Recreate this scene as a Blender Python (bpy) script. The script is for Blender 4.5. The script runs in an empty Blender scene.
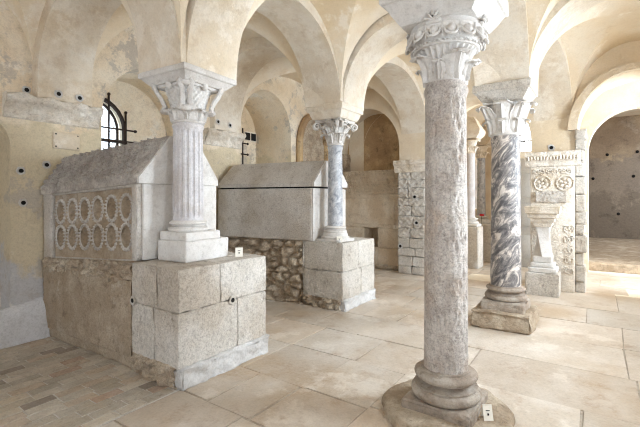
import bpy, math, random
import numpy as np
from mathutils import Vector, noise
PI = math.pi
C = bpy.context.scene.collection
SC = bpy.context.scene

# ------------------------------------------------------------------ materials
def lin(c):
    return tuple(((x/255)/12.92 if x/255 <= .04045 else ((x/255+.055)/1.055)**2.4) for x in c)

def stone(name, cols, scale=3.0, rough=.8, bump=.25, bscale=40, dirt=None, dirt_amt=.5, pits=0, attr=False,
          patch=None, patch_at=.56, patch_scale=2.2, lows=(), patch_amt=.55, soft=.12, spk=.34, patch2=None, patch2_at=.6):
    """Weathered stone or plaster: two or three tones mixed by noise, flaked patches, dirt, pits and a fine bump."""
    m = bpy.data.materials.new(name); m.use_nodes = True
    nt = m.node_tree; N = nt.nodes; L = nt.links
    b = N['Principled BSDF']; b.inputs['Roughness'].default_value = rough
    b.inputs['Specular IOR Level'].default_value = .35
    geo = N.new('ShaderNodeNewGeometry')
    def noi(sc, det=6, rg=.6, off=0):
        n = N.new('ShaderNodeTexNoise'); n.inputs['Scale'].default_value = sc
        n.inputs['Detail'].default_value = det; n.inputs['Roughness'].default_value = rg
        if off:
            v = N.new('ShaderNodeVectorMath'); v.operation = 'ADD'; v.inputs[1].default_value = (off, off*.7, off*1.3)
            L.new(geo.outputs['Position'], v.inputs[0]); L.new(v.outputs[0], n.inputs['Vector'])
        else:
            L.new(geo.outputs['Position'], n.inputs['Vector'])
        return n.outputs['Fac']
    def ramp(src, a, c):
        r = N.new('ShaderNodeMapRange'); r.interpolation_type = 'SMOOTHSTEP'
        r.inputs['From Min'].default_value = a; r.inputs['From Max'].default_value = c
        L.new(src, r.inputs['Value']); return r.outputs['Result']
    def mix(f, a, c):
        x = N.new('ShaderNodeMix'); x.data_type = 'RGBA'
        if isinstance(f, float): x.inputs['Factor'].default_value = f
        else: L.new(f, x.inputs['Factor'])
        for i, v in ((6, a), (7, c)):
            if isinstance(v, tuple): x.inputs[i].default_value = v + (1,)
            else: L.new(v, x.inputs[i])
        return x.outputs[2]
    def mul(a, c):
        x = N.new('ShaderNodeMath'); x.operation = 'MULTIPLY'; L.new(a, x.inputs[0])
        if isinstance(c, float): x.inputs[1].default_value = c
        else: L.new(c, x.inputs[1])
        return x.outputs[0]
    cl = [lin(c) for c in cols]
    col = mix(ramp(noi(scale), .38, .62), cl[0], cl[1])
    if len(cl) > 2:
        col = mix(ramp(noi(scale*.45, off=11), .48, .66), col, cl[2])
    for q, (lc, lz, lw) in enumerate(lows):                         # older finishes exposed below a ragged edge
        sp = N.new('ShaderNodeSeparateXYZ'); L.new(geo.outputs['Position'], sp.inputs[0])
        nz = noi(2.2, 8, .62, 31+9*q)
        ad = N.new('ShaderNodeMath'); ad.operation = 'MULTIPLY_ADD'; L.new(nz, ad.inputs[0])
        ad.inputs[1].default_value = 2.0; L.new(sp.outputs['Z'], ad.inputs[2])
        col = mix(mul(ramp(ad.outputs[0], lz+1+.12, lz+1-.12), float(lw)), col, lin(lc))
    if patch:
        col = mix(mul(ramp(noi(patch_scale, 10, .68, 23), patch_at-.02, patch_at+.05), float(patch_amt)), col, lin(patch))
    if patch2:
        col = mix(mul(ramp(noi(patch_scale*1.5, 10, .7, 47), patch2_at-.02, patch2_at+.04), float(patch_amt)), col, lin(patch2))
    if dirt:
        col = mix(mul(ramp(noi(scale*2.6, 10, .72, 5), .52, .72), float(dirt_amt)), col, lin(dirt))
    fine = noi(bscale*2.2, 4, .7, 3)
    col = mix(mul(ramp(fine, .42, .72), float(spk)), col, mix(.5, col, (0.02, .017, .014)))
    col = mix(mul(ramp(noi(bscale*.9, 6, .75, 61), .46, .68), float(spk)), col, mix(.42, col, (0.03, .025, .02)))
    if attr:
        at = N.new('ShaderNodeVertexColor'); at.layer_name = 'tint'
        x = N.new('ShaderNodeMix'); x.data_type = 'RGBA'; x.blend_type = 'MULTIPLY'; x.inputs['Factor'].default_value = 1
        L.new(col, x.inputs[6]); L.new(at.outputs['Color'], x.inputs[7]); col = x.outputs[2]
    L.new(col, b.inputs['Base Color'])
    rr = N.new('ShaderNodeMapRange'); L.new(noi(6, 5, .6, 17), rr.inputs['Value'])
    rr.inputs['To Min'].default_value = rough-soft; rr.inputs['To Max'].default_value = min(1, rough+soft)
    L.new(rr.outputs[0], b.inputs['Roughness'])
    h = noi(bscale, 8, .65)
    if pits:
        v = N.new('ShaderNodeTexVoronoi'); v.inputs['Scale'].default_value = pits
        L.new(geo.outputs['Position'], v.inputs['Vector'])
        a = N.new('ShaderNodeMath'); a.operation = 'MULTIPLY_ADD'
        L.new(ramp(v.outputs['Distance'], .0, .4), a.inputs[0]); a.inputs[1].default_value = .5; L.new(h, a.inputs[2])
        h = a.outputs[0]
    bp = N.new('ShaderNodeBump'); bp.inputs['Strength'].default_value = min(1, bump*1.6); bp.inputs['Distance'].default_value = .03
    L.new(h, bp.inputs['Height']); L.new(bp.outputs[0], b.inputs['Normal'])
    return m

def marble(name, stops, freq, rough=.35):
    """Streaks run up and to one side: noise stretched along a slanting axis."""
    m = bpy.data.materials.new(name); m.use_nodes = True
    nt = m.node_tree; N = nt.nodes; L = nt.links; b = N['Principled BSDF']
    b.inputs['Roughness'].default_value = rough; b.inputs['Specular IOR Level'].default_value = .4
    tc = N.new('ShaderNodeTexCoord'); cb = N.new('ShaderNodeCombineXYZ')
    for k, (ax, f) in enumerate((((1, 0, 0), freq[0]), ((0, .8, .6), freq[1]), ((0, -.6, .8), freq[2]))):
        d = N.new('ShaderNodeVectorMath'); d.operation = 'DOT_PRODUCT'; L.new(tc.outputs['Object'], d.inputs[0])
        d.inputs[1].default_value = tuple(x*f for x in ax); L.new(d.outputs['Value'], cb.inputs[k])
    n = N.new('ShaderNodeTexNoise'); n.inputs['Scale'].default_value = 1; n.inputs['Detail'].default_value = 9
    n.inputs['Roughness'].default_value = .7; n.inputs['Distortion'].default_value = .9
    L.new(cb.outputs[0], n.inputs['Vector'])
    r = N.new('ShaderNodeValToRGB'); L.new(n.outputs['Fac'], r.inputs[0]); e = r.color_ramp.elements
    e[0].position = stops[0][0]; e[0].color = lin(stops[0][1])+(1,); e[1].position = stops[-1][0]; e[1].color = lin(stops[-1][1])+(1,)
    for p, c in stops[1:-1]: e.new(p).color = lin(c)+(1,)
    L.new(r.outputs[0], b.inputs['Base Color'])
    n2 = N.new('ShaderNodeTexNoise'); n2.inputs['Scale'].default_value = 45; n2.inputs['Detail'].default_value = 6; L.new(tc.outputs['Object'], n2.inputs['Vector'])
    bp = N.new('ShaderNodeBump'); bp.inputs['Strength'].default_value = .3; bp.inputs['Distance'].default_value = .02
    L.new(n2.outputs['Fac'], bp.inputs['Height']); L.new(bp.outputs[0], b.inputs['Normal'])
    return m

def plain(name, col, rough=.6, metal=0, emit=None, es=0):
    m = bpy.data.materials.new(name); m.use_nodes = True; b = m.node_tree.nodes['Principled BSDF']
    b.inputs['Base Color'].default_value = lin(col)+(1,); b.inputs['Roughness'].default_value = rough
    b.inputs['Metallic'].default_value = metal
    if emit:
        b.inputs['Emission Color'].default_value = lin(emit)+(1,); b.inputs['Emission Strength'].default_value = es
    return m

M = {}
M['vault'] = stone('vault plaster', [(233, 223, 206), (228, 213, 189), (222, 203, 172)], 1.3, .85, .12, 30,
                   dirt=(200, 172, 136), dirt_amt=.4, patch=(246, 240, 230), patch_at=.57, patch_scale=1.6, spk=.14)
M['arch'] = stone('arch plaster', [(229, 222, 210), (220, 208, 190), (211, 194, 168)], 2.0, .85, .18, 30,
                  dirt=(184, 160, 132), dirt_amt=.5, patch=(246, 240, 230), patch_at=.55, patch_scale=3.0, patch2=(208, 190, 166), patch2_at=.58, spk=.18, patch_amt=.35)
M['wall'] = stone('ochre wall plaster', [(238, 228, 210), (230, 214, 190), (220, 200, 170)], 1.4, .88, .25, 26,
                  dirt=(158, 140, 118), dirt_amt=.45, patch=(236, 230, 220), patch_at=.58, patch_scale=1.5,
                  lows=(((209, 196, 168), 2.3, .85), ((196, 197, 202), .8, .9)), patch_amt=.75, patch2=(186, 178, 168), patch2_at=.57, spk=.3)
M['wall_cream'] = stone('cream wall plaster', [(231, 223, 208), (226, 212, 191), (219, 202, 175)], 1.2, .88, .14, 26,
                        dirt=(186, 162, 132), dirt_amt=.3, patch=(246, 240, 228), patch_at=.58, spk=.14, patch_amt=.35)
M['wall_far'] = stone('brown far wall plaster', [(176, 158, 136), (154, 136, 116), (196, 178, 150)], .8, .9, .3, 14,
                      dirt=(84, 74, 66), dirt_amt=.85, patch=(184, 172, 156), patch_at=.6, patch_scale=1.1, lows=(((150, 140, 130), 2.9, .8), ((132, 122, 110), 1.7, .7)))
M['niche'] = stone('stained niche plaster', [(216, 190, 150), (194, 164, 122), (168, 140, 108)], 1.6, .9, .25, 20,
                   dirt=(80, 66, 54), dirt_amt=.8, patch=(198, 180, 152), patch_at=.6)
M['rubble'] = stone('rubble stone', [(200, 184, 162), (176, 158, 138), (212, 200, 182)], 7, .92, .6, 30, dirt=(110, 94, 78), dirt_amt=.5, spk=.7)
M['ashlar'] = stone('limestone block', [(216, 211, 204), (204, 198, 189), (192, 182, 169)], 2.4, .85, .4, 32,
                    dirt=(124, 110, 96), dirt_amt=.6, patch=(218, 213, 206), patch_at=.58, patch_scale=3.2, spk=.65)
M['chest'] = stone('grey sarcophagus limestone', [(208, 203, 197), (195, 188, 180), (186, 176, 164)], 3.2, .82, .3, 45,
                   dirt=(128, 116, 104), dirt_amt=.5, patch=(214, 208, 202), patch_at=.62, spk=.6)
M['carved'] = stone('brown carved limestone', [(184, 168, 148), (164, 146, 124), (198, 186, 170)], 5, .85, .35, 40,
                    dirt=(104, 88, 74), dirt_amt=.5, spk=.55)
M['lid'] = stone('weathered grey lid stone', [(196, 189, 182), (174, 166, 160), (208, 202, 195)], 8, .88, .6, 34, dirt=(104, 94, 86), dirt_amt=.5, spk=.6)
M['lime'] = stone('white lime render', [(212, 211, 210), (200, 198, 196), (188, 182, 176)], 3, .9, .4, 24, dirt=(160, 148, 132), dirt_amt=.5)
M['lime_white'] = stone('whitewashed bench', [(226, 227, 230), (214, 215, 219), (202, 202, 204)], 3, .9, .4, 24, dirt=(166, 160, 154), dirt_amt=.4)
M['base_stone'] = stone('brown base limestone', [(190, 176, 158), (172, 156, 136), (160, 142, 120)], 2.4, .85, .4, 32, dirt=(112, 96, 80), dirt_amt=.6, patch=(200, 190, 176), patch_at=.6, patch_scale=3, spk=.6)
M['cornice'] = stone('white carved cornice stone', [(236, 230, 220), (226, 216, 202), (212, 198, 178)], 5, .88, .5, 26, dirt=(156, 136, 114), dirt_amt=.5)
M['capital'] = stone('white capital marble', [(220, 218, 215), (212, 208, 204), (200, 195, 190)], 6, .7, .2, 45, dirt=(150, 144, 138), dirt_amt=.45, spk=.22)
M['shaft_grey'] = stone('pitted grey shaft marble', [(216, 209, 202), (198, 189, 182), (198, 183, 170)], 7, .55, .6, 32,
                        dirt=(132, 120, 114), dirt_amt=.5, pits=0, spk=.75)
M['shaft_white'] = stone('white fluted shaft marble', [(216, 214, 216), (204, 201, 204), (196, 190, 188)], 6, .6, .25, 40, dirt=(160, 154, 152), dirt_amt=.4)
M['base_brown'] = stone('worn brown base stone', [(168, 154, 140), (148, 134, 120), (184, 174, 162)], 8, .7, .4, 36, dirt=(96, 84, 74), dirt_amt=.5)
M['rough_brown'] = stone('rough brown slab stone', [(182, 164, 142), (160, 142, 120), (198, 184, 164)], 7, .9, .7, 26, dirt=(108, 92, 76), dirt_amt=.6)
M['floor'] = stone('limestone floor slab', [(212, 204, 193), (200, 189, 174), (190, 172, 149)], 1.7, .38, .18, 26,
                   dirt=(164, 134, 104), dirt_amt=.6, patch=(230, 224, 214), patch_at=.57, patch_scale=1.6, attr=True, soft=.14, spk=.24)
M['brick'] = stone('floor brick', [(204, 196, 184), (190, 181, 168), (198, 186, 168)], 6, .75, .35, 40, dirt=(120, 108, 96), dirt_amt=.4, attr=True)
M['mortar'] = stone('floor mortar', [(188, 178, 164), (168, 156, 142)], 8, .9, .3, 40)
M['grout_white'] = stone('white grout', [(214, 210, 204), (196, 190, 182)], 8, .9, .3, 40)
M['blue_marble'] = marble('blue grey marble', [(.36, (128, 132, 140)), (.48, (166, 169, 175)), (.62, (196, 198, 201))], (9, 14, 9), .45)
M['cipollino'] = marble('black veined white marble', [(.40, (84, 82, 84)), (.49, (122, 118, 117)), (.545, (164, 157, 152)), (.585, (204, 195, 186)), (.68, (218, 211, 203))], (7, 11, 4.2), .4)
M['pale'] = stone('pale worn tomb stone', [(230, 220, 204), (218, 204, 184), (208, 190, 166)], 3, .85, .35, 36, dirt=(150, 132, 112), dirt_amt=.45, spk=.4)
M['iron'] = plain('rusted dark iron', (58, 46, 40), .7, .6)
M['hole'] = plain('dark hole', (18, 16, 15), .9)
M['card'] = plain('white card', (236, 232, 222), .6)
M['ink'] = plain('black ink', (30, 28, 28), .6)
M['red'] = plain('red petals', (200, 24, 40), .6)
M['green'] = plain('green stalk', (60, 92, 50), .6)
M['door'] = stone('grey painted door', [(176, 174, 170), (168, 166, 162)], 3, .6, .08, 40)
def glass():
    m = bpy.data.materials.new('frosted leaded glass'); m.use_nodes = True
    nt = m.node_tree; N = nt.nodes; L = nt.links; N.remove(N['Principled BSDF'])
    o = N['Material Output']; t = N.new('ShaderNodeBsdfTranslucent'); t.inputs['Color'].default_value = (.9, .93, .95, 1)
    p = N.new('ShaderNodeBsdfTransparent'); p.inputs['Color'].default_value = (.9, .94, .97, 1)
    x = N.new('ShaderNodeMixShader'); x.inputs[0].default_value = .6
    L.new(t.outputs[0], x.inputs[1]); L.new(p.outputs[0], x.inputs[2]); L.new(x.outputs[0], o.inputs['Surface'])
    return m
M['glass'] = glass()

# ------------------------------------------------------------------ mesh building
def fbm(p, sc, oct=3):
    v = Vector(p)*sc
    return noise.fractal(v, 1.0, 2.1, oct)

class MB:
    def __init__(s): s.v = []; s.f = []; s.mi = []; s.cur = 0; s.cols = []; s.tint = (1, 1, 1)
    def face(s, idx): s.f.append(tuple(idx)); s.mi.append(s.cur); s.cols.append(s.tint)
    def add(s, vs, fs):
        o = len(s.v); s.v += [tuple(p) for p in vs]
        for f in fs: s.face([i+o for i in f])
    def box(s, a, b, bev=0):
        (x0, y0, z0), (x1, y1, z1) = a, b
        if not bev:
            vs = [(x, y, z) for z in (z0, z1) for y in (y0, y1) for x in (x0, x1)]
            s.add(vs, [(0, 2, 3, 1), (4, 5, 7, 6), (0, 1, 5, 4), (2, 6, 7, 3), (0, 4, 6, 2), (1, 3, 7, 5)])
        else: s.rough(a, b, 9, 0, 1, 0, bev)
    def rough(s, a, b, step=.06, amp=.006, sc=6, seed=0, edge=.012, chip=0, fn=None):
        """A box of dressed stone: faces subdivided, edges rounded and chipped, surface displaced by noise."""
        lo = np.array(a, float); hi = np.array(b, float); d = hi-lo
        n = [max(1, int(math.ceil(x/step))) for x in d]
        edge = min(edge, min(d)*.45)
        def cuts(k):
            c = [0.0, edge] + [edge+(d[k]-2*edge)*i/n[k] for i in range(1, n[k])] + [d[k]-edge, d[k]]
            return [lo[k]+x for x in c]
        cs = [cuts(k) for k in range(3)]; key = {}; base = len(s.v)
        def vid(i, j, k):
            t = (i, j, k)
            if t in key: return key[t]
            p = np.array([cs[0][i], cs[1][j], cs[2][k]])
            ext = [(-1 if q == 0 else (1 if q == len(cs[a_])-1 else 0)) for a_, q in enumerate(t)]
            ne = sum(1 for e in ext if e)
            if ne >= 2:
                e = edge*(.42 if ne == 2 else .55)
                if chip: e += max(0, fbm(p+seed, 5, 3))*chip
                for q in range(3): p[q] -= ext[q]*e
            if amp:
                h = amp*fbm(p+seed*7.3, sc, 4)
                for q in range(3): p[q] += ext[q]*h
            if fn:
                h = fn(p, ext)
                for q in range(3): p[q] += ext[q]*h
            key[t] = len(s.v); s.v.append(tuple(p)); return key[t]
        m = [len(c)-1 for c in cs]
        for ax in range(3):
            u, w = (ax+1) % 3, (ax+2) % 3
            for side in (0, m[ax]):
                for i in range(m[u]):
                    for j in range(m[w]):
                        q = []
                        for (di, dj) in ((0, 0), (1, 0), (1, 1), (0, 1)):
                            t = [0, 0, 0]; t[ax] = side; t[u] = i+di; t[w] = j+dj; q.append(vid(*t))
                        s.face(q if side else q[::-1])
    def grid(s, fn, nu, nv, cu=False, cv=False):
        o = len(s.v)
        U = nu if cu else nu+1; V = nv if cv else nv+1
        for i in range(U):
            for j in range(V): s.v.append(tuple(fn(i/nu, j/nv)))
        for i in range(nu):
            for j in range(nv):
                i2 = (i+1) % U; j2 = (j+1) % V
                s.face((o+i*V+j, o+i2*V+j, o+i2*V+j2, o+i*V+j2))
    def lathe(s, prof, seg=48, c=(0, 0), rf=None, cap=True):
        o = len(s.v); n = len(prof)
        for r, z in prof:
            for k in range(seg):
                a = 2*PI*k/seg; rr = r if rf is None else rf(r, z, a)
                s.v.append((c[0]+rr*math.cos(a), c[1]+rr*math.sin(a), z))
        for i in range(n-1):
            for k in range(seg):
                k2 = (k+1) % seg
                s.face((o+i*seg+k, o+i*seg+k2, o+(i+1)*seg+k2, o+(i+1)*seg+k))
        if cap:
            s.face([o+k for k in range(seg)][::-1]); s.face([o+(n-1)*seg+k for k in range(seg)])
    def ell(s, c, r, seg=12, rings=8, frame=None):
        def fn(u, v):
            a = 2*PI*u; b = -PI/2+PI*v
            p = (r[0]*math.cos(a)*math.cos(b), r[1]*math.sin(a)*math.cos(b), r[2]*math.sin(b))
            if frame:
                q = frame[0]*p[0]+frame[1]*p[1]+frame[2]*p[2]; return (c[0]+q[0], c[1]+q[1], c[2]+q[2])
            return (c[0]+p[0], c[1]+p[1], c[2]+p[2])
        s.grid(fn, seg, rings, cu=True)
    def tube(s, pts, r, seg=8, flat=1.0, side=None, cap=True):
        pts = [Vector(p) for p in pts]; n = len(pts); o = len(s.v)
        for i, p in enumerate(pts):
            t = (pts[min(i+1, n-1)]-pts[max(i-1, 0)]).normalized()
            ref = side if side is not None else (Vector((0, 0, 1)) if abs(t.z) < .9 else Vector((1, 0, 0)))
            x = (ref - t*ref.dot(t)).normalized(); y = t.cross(x)
            rr = r(i/(n-1)) if callable(r) else r
            for k in range(seg):
                a = 2*PI*k/seg; q = p+x*(rr*flat*math.cos(a))+y*(rr*math.sin(a)); s.v.append(tuple(q))
        for i in range(n-1):
            for k in range(seg):
                k2 = (k+1) % seg; s.face((o+i*seg+k, o+i*seg+k2, o+(i+1)*seg+k2, o+(i+1)*seg+k))
        if cap:
            s.face([o+k for k in range(seg)][::-1]); s.face([o+(n-1)*seg+k for k in range(seg)])
    def prism(s, poly, axis, a, b):
        """poly of 2-D points extruded along an axis from a to b (0: x; 1: y; 2: z)."""
        def P(p, h): return {0: (h, p[0], p[1]), 1: (p[0], h, p[1]), 2: (p[0], p[1], h)}[axis]
        n = len(poly); o = len(s.v)
        s.v += [P(p, a) for p in poly]+[P(p, b) for p in poly]
        for i in range(n):
            j = (i+1) % n; s.face((o+i, o+j, o+n+j, o+n+i))
        s.face([o+i for i in range(n)][::-1]); s.face([o+n+i for i in range(n)])
    def build(s, name, mat, parent=None, sharp=40, loc=None, flat=False):
        me = bpy.data.meshes.new(name)
        vs = s.v if loc is None else [(x-loc[0], y-loc[1], z-loc[2]) for x, y, z in s.v]
        me.from_pydata(vs, [], s.f)
        for m in (mat if isinstance(mat, list) else [mat]): me.materials.append(m)
        me.polygons.foreach_set('material_index', s.mi)
        import bmesh
        if any(c != (1, 1, 1) for c in s.cols):
            a = me.color_attributes.new('tint', 'FLOAT_COLOR', 'CORNER')
            arr = []
            for p, c in zip(me.polygons, s.cols): arr += list(c+(1,))*p.loop_total
            a.data.foreach_set('color', arr)
        bm = bmesh.new(); bm.from_mesh(me); bmesh.ops.recalc_face_normals(bm, faces=bm.faces); bm.to_mesh(me); bm.free()
        if not flat:
            me.shade_smooth()
            me.set_sharp_from_angle(angle=math.radians(sharp))
        o = bpy.data.objects.new(name, me); C.objects.link(o)
        if parent: o.parent = parent
        if loc is not None: o.location = loc
        return o

def tag(o, label=None, cat=None, group=None, kind=None):
    for k, v in (('label', label), ('category', cat), ('group', group), ('kind', kind)):
        if v: o[k] = v
    return o
def thing(name, label, cat, loc, rz=0, group=None):
    o = bpy.data.objects.new(name, None); C.objects.link(o); o.location = loc; o.rotation_euler = (0, 0, rz)
    o.empty_display_size = .1
    return tag(o, label, cat, group)
def struct(name, mb, mat, **k):
    return tag(mb.build(name, mat, **k), kind='structure')
def copy_tree(o, parent=None):
    c = o.copy(); C.objects.link(c)
    if parent: c.parent = parent
    for ch in o.children: copy_tree(ch, c)
    return c
R = random.Random(7)

# ------------------------------------------------------------------ plan (metres; x along the nave of columns, y across)
SPR, VH, HW = 2.83, 1.07, .28
CROWN = 3.9
WL, WE, WR, WB = 5.05, 7.72, -1.15, -2.6          # wall planes: left, end, right, rear
G = {(0, 3): (-.45, WL), (1, 3): (2.06, WL), (2, 3): (4.47, WL), (3, 3): (WE, WL), (-1, 3): (WB, WL),
     (0, 2): (-.1, 3.2), (1, 2): (2.34, 3.13), (2, 2): (4.76, 3.08), (3, 2): (WE, 3.08), (-1, 2): (WB, 3.2),
     (0, 1): (-.3, .9), (1, 1): (2.80, .886), (2, 1): (5.25, .93), (3, 1): (WE, .65), (-1, 1): (WB, .9),
     (0, 0): (-.3, WR), (1, 0): (2.80, WR), (2, 0): (5.25, WR), (3, 0): (WE, WR), (-1, 0): (WB, WR)}

SP = {(1, 2): 2.63, (2, 2): 2.77}                                         # spring heights that differ

# ------------------------------------------------------------------ vaults and arches
def vault_cell(mb, c, spr=(SPR,)*4, H=VH, n=28):
    """c: corners (s-,t-),(s+,t-),(s-,t+),(s+,t+). Two crossed elliptic barrels, groins along the diagonals."""
    a, b, d, e = [Vector((p[0], p[1])) for p in c]
    ss = [-math.cos(PI*i/n) for i in range(n+1)]; o = len(mb.v)
    for s in ss:
        for t in ss:
            u, w = (s+1)/2, (t+1)/2
            p = a*(1-u)*(1-w)+b*u*(1-w)+d*(1-u)*w+e*u*w
            zb = (spr[0]*(1-u)+spr[1]*u)*(1-w)+(spr[2]*(1-u)+spr[3]*u)*w
            z = zb+(H-zb)*max(math.sqrt(max(0, 1-s*s)), math.sqrt(max(0, 1-t*t)))
            z += .012*fbm((p.x, p.y, z), 1.3, 2)
            mb.v.append((p.x, p.y, z))
    m = n+1
    for i in range(n):
        for j in range(n):
            q = (o+i*m+j, o+(i+1)*m+j, o+(i+1)*m+j+1, o+i*m+j+1)
            if (i-n/2+.5)*(j-n/2+.5) > 0: mb.face((q[0], q[1], q[2])); mb.face((q[0], q[2], q[3]))
            else: mb.face((q[0], q[1], q[3])); mb.face((q[1], q[2], q[3]))

vb = MB()
for i in range(-1, 3):
    for j in range(3):
        cs = []; sps = []
        for dj in (0, 1):
            for di in (0, 1):
                x, y = G[i+di, j+dj]
                ox = HW*(1 if di == 0 else -1); oy = HW*(1 if dj == 0 else -1)
                if i+di in (3, -1): ox = 0
                if j+dj in (0, 3): oy = 0
                cs.append((x+ox, y+oy)); sps.append(SP.get((i+di, j+dj), SPR))
        vault_cell(vb, cs, sps, CROWN)
ceil = struct('ceiling', vb, M['vault'], sharp=28)
light_stop = MB(); light_stop.box((WB-.5, WR-.6, 4.25), (17.6, 7.2, 4.4)); struct('ceiling', light_stop, M['wall_cream'])  # slab above the vaults, added to block light leaking in from outside

def arch(P, Q, e0=HW, e1=HW, w=2*HW, top=3.76, th=.25, s0=SPR, s1=SPR, leg1=None, mat='arch', seed=0, name='vault_arch'):
    """A round arch band from column P to Q, its faces square to the plan even where the bay is skewed."""
    P = Vector(P); Q = Vector(Q); d = Q-P
    ax = Vector((1, 0)) if abs(d.x) > abs(d.y) else Vector((0, 1)); n = Vector((-ax.y, ax.x))
    d = d/abs(d.dot(ax)); L = abs((Q-P).dot(ax)); sg = 1 if d.dot(ax) > 0 else -1
    r = (L-e0-e1)/2; c = P+d*(e0+r); mb = MB(); K = 40
    pts = []
    for k in range(K+1):
        a = PI*k/K; x = -r*math.cos(a); q = (x+r)/(2*r); zb = s0*(1-q)+s1*q
        pts.append(((x, zb+(top-zb)*math.sin(a)), (-(r+th+.03)*math.cos(a), zb+(top+th-zb)*math.sin(a))))
    if leg1 is not None: pts.append(((r, leg1), (r+th, leg1)))
    nw = 8
    def at(q, y):
        p = c+d*q[0]+n*y
        return (p.x, p.y, q[1])
    for a, b in pts:                                            # soffit strip, sides, back
        row = [at(a, -w/2+w*k/nw) for k in range(nw+1)] + [at(b, w/2), at(b, -w/2)]
        for k, p in enumerate(row):
            q = Vector(p); h = .007*fbm(q+Vector((seed, 0, 0)), 2.2, 3)
            mb.v.append((q.x, q.y, q.z+h))
    m = nw+3
    for i in range(len(pts)-1):
        for k in range(m):
            k2 = (k+1) % m; mb.face((i*m+k, i*m+k2, (i+1)*m+k2, (i+1)*m+k))
    mb.face(range(m)); mb.face([(len(pts)-1)*m+k for k in range(m)][::-1])
    return struct(name, mb, M[mat], sharp=35)

sp = lambda i, j: SP.get((i, j), SPR)
for i in (0, 1, 2):
    arch(G[i, 2], (G[i, 3][0], WL-.1), HW, -.0, s0=sp(i, 2), leg1=2.6, seed=i)          # to the left wall
    arch(G[i, 1], G[i, 2], s0=sp(i, 1), s1=sp(i, 2), seed=i+5)
    arch((G[i, 0][0], WR), G[i, 1], 0, HW, s1=sp(i, 1), seed=i+9)
for j in (1, 2):
    for i in (0, 1): arch(G[i, j], G[i+1, j], s0=sp(i, j), s1=sp(i+1, j), seed=i+3*j+20)
    arch(G[2, j], (WE, G[3, j][1]), HW, 0, s0=sp(2, j), seed=j+30)
    arch((WB, G[-1, j][1]), G[0, j], 0, HW, s1=sp(0, j), seed=j+33)

# ------------------------------------------------------------------ walls
def arched_wall(mb, to3, s0, s1, z0, z1, d0, d1, ops, K=20):
    """A wall in its own plane (s along, z up, depth d0 to d1) with round-headed openings ops = (sa, sb, sill, spring, rise)."""
    def strip(poly):
        n = len(poly); o = len(mb.v)
        mb.v += [to3(s, z, d0) for s, z in poly]+[to3(s, z, d1) for s, z in poly]
        mb.face([o+i for i in range(n)]); mb.face([o+n+i for i in range(n)][::-1])
        return o, n
    def wallrect(a, b, c, d):
        if b-a < 1e-4 or d-c < 1e-4: return
        o = len(mb.v); vs = [(a, c), (b, c), (b, d), (a, d)]
        mb.v += [to3(s, z, d0) for s, z in vs]+[to3(s, z, d1) for s, z in vs]
        mb.face((o, o+1, o+2, o+3)); mb.face((o+7, o+6, o+5, o+4))
        for k in range(4): mb.face((o+k, o+4+k, o+4+(k+1) % 4, o+(k+1) % 4))
    cur = s0
    for (a, b, sill, spr, rise) in sorted(ops):
        wallrect(cur, a, z0, z1)
        if sill > z0: wallrect(a, b, z0, sill)
        r = (b-a)/2; c = (a+b)/2
        arc = [(c-r*math.cos(PI*k/K), spr+rise*math.sin(PI*k/K)) for k in range(K+1)]
        for k in range(K):
            strip([arc[k], arc[k+1], (arc[k+1][0], z1), (arc[k][0], z1)])
            o = len(mb.v); mb.v += [to3(*arc[k], d0), to3(*arc[k+1], d0), to3(*arc[k+1], d1), to3(*arc[k], d1)]
            mb.face((o, o+3, o+2, o+1))
        cur = b
    wallrect(cur, s1, z0, z1)

TL = lambda s, z, d: (s, WL+d, z)
wl = MB()
arched_wall(wl, TL, WB, WE, -.02, 4.25, 0, .95,
            [(-2.2, -1.0, .8, 2.55, .62), (.0, 1.57, .3, 2.05, .5), (2.5, 4.05, .9, 2.5, .8), (4.84, 6.2, .9, 2.75, .76)])
wall_left = struct('wall_left', wl, M['wall'], sharp=30)
# its outer skin, at the back of the recesses, with the grilled window
wo = MB()
arched_wall(wo, TL, WB, WE, -.02, 4.25, .95, 1.3, [(2.42, 3.32, 1.35, 2.55, .45), (5.27, 5.74, 1.6, 2.6, .25)])
struct('wall_left', wo, M['wall'], sharp=30)
# rubble blind arch near the far corner
rb = MB()
def rub(u, v):
    s = 6.42+.95*u; z = .9+2.35*v
    top = 2.6+.65*math.sqrt(max(0, 1-((s-6.895)/.475)**2))
    z = min(z, top)
    p = Vector((s, z, 3.3)); d, _ = noise.voronoi(p*7)
    return (s, WL-.02-.09*min(1, d[1]-d[0]+.15)-.02*fbm(p, 9), z)
rb.grid(rub, 40, 70)
rub_o = rb.build('rubble_patch', M['rubble'], wall_left, sharp=60); rub_o['label'] = 'bare brown rubble under a blind arch'
ra = MB()
pts = [(6.42, WL-.05, .9), (6.42, WL-.05, 2.6)]+[(6.895-.475*math.cos(PI*k/16), WL-.05, 2.6+.65*math.sin(PI*k/16)) for k in range(1, 16)]+[(7.37, WL-.05, 2.6), (7.37, WL-.05, .9)]
ra.tube(pts, .07, 8, 1.0, side=Vector((0, 1, 0)))
ra.build('blind_arch', M['niche'], wall_left)

TE = lambda s, z, d: (WE+d, s, z)
we = MB()
arched_wall(we, TE, WR-.6, WL+1.3, -.02, 4.25, 0, .65,
            [(-1.15, .3, 0, 2.62, .83), (.97, 2.78, 0, 2.5, .9), (3.4, 5.045, 0, 2.55, .92)])
wall_end = struct('wall_end', we, M['wall_cream'], sharp=30)
nb = MB(); nb.box((WE+.66, 3.0, -.02), (WE+.9, 5.6, 4.25)); struct('wall_niche', nb, M['niche'])
nb = MB(); nb.rough((WE+.01, 4.965, -.01), (WE+.68, 5.05, 2.58), .04, .03, 7, 3, .02, .03); struct('wall_niche', nb, M['rubble'], sharp=60)

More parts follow.
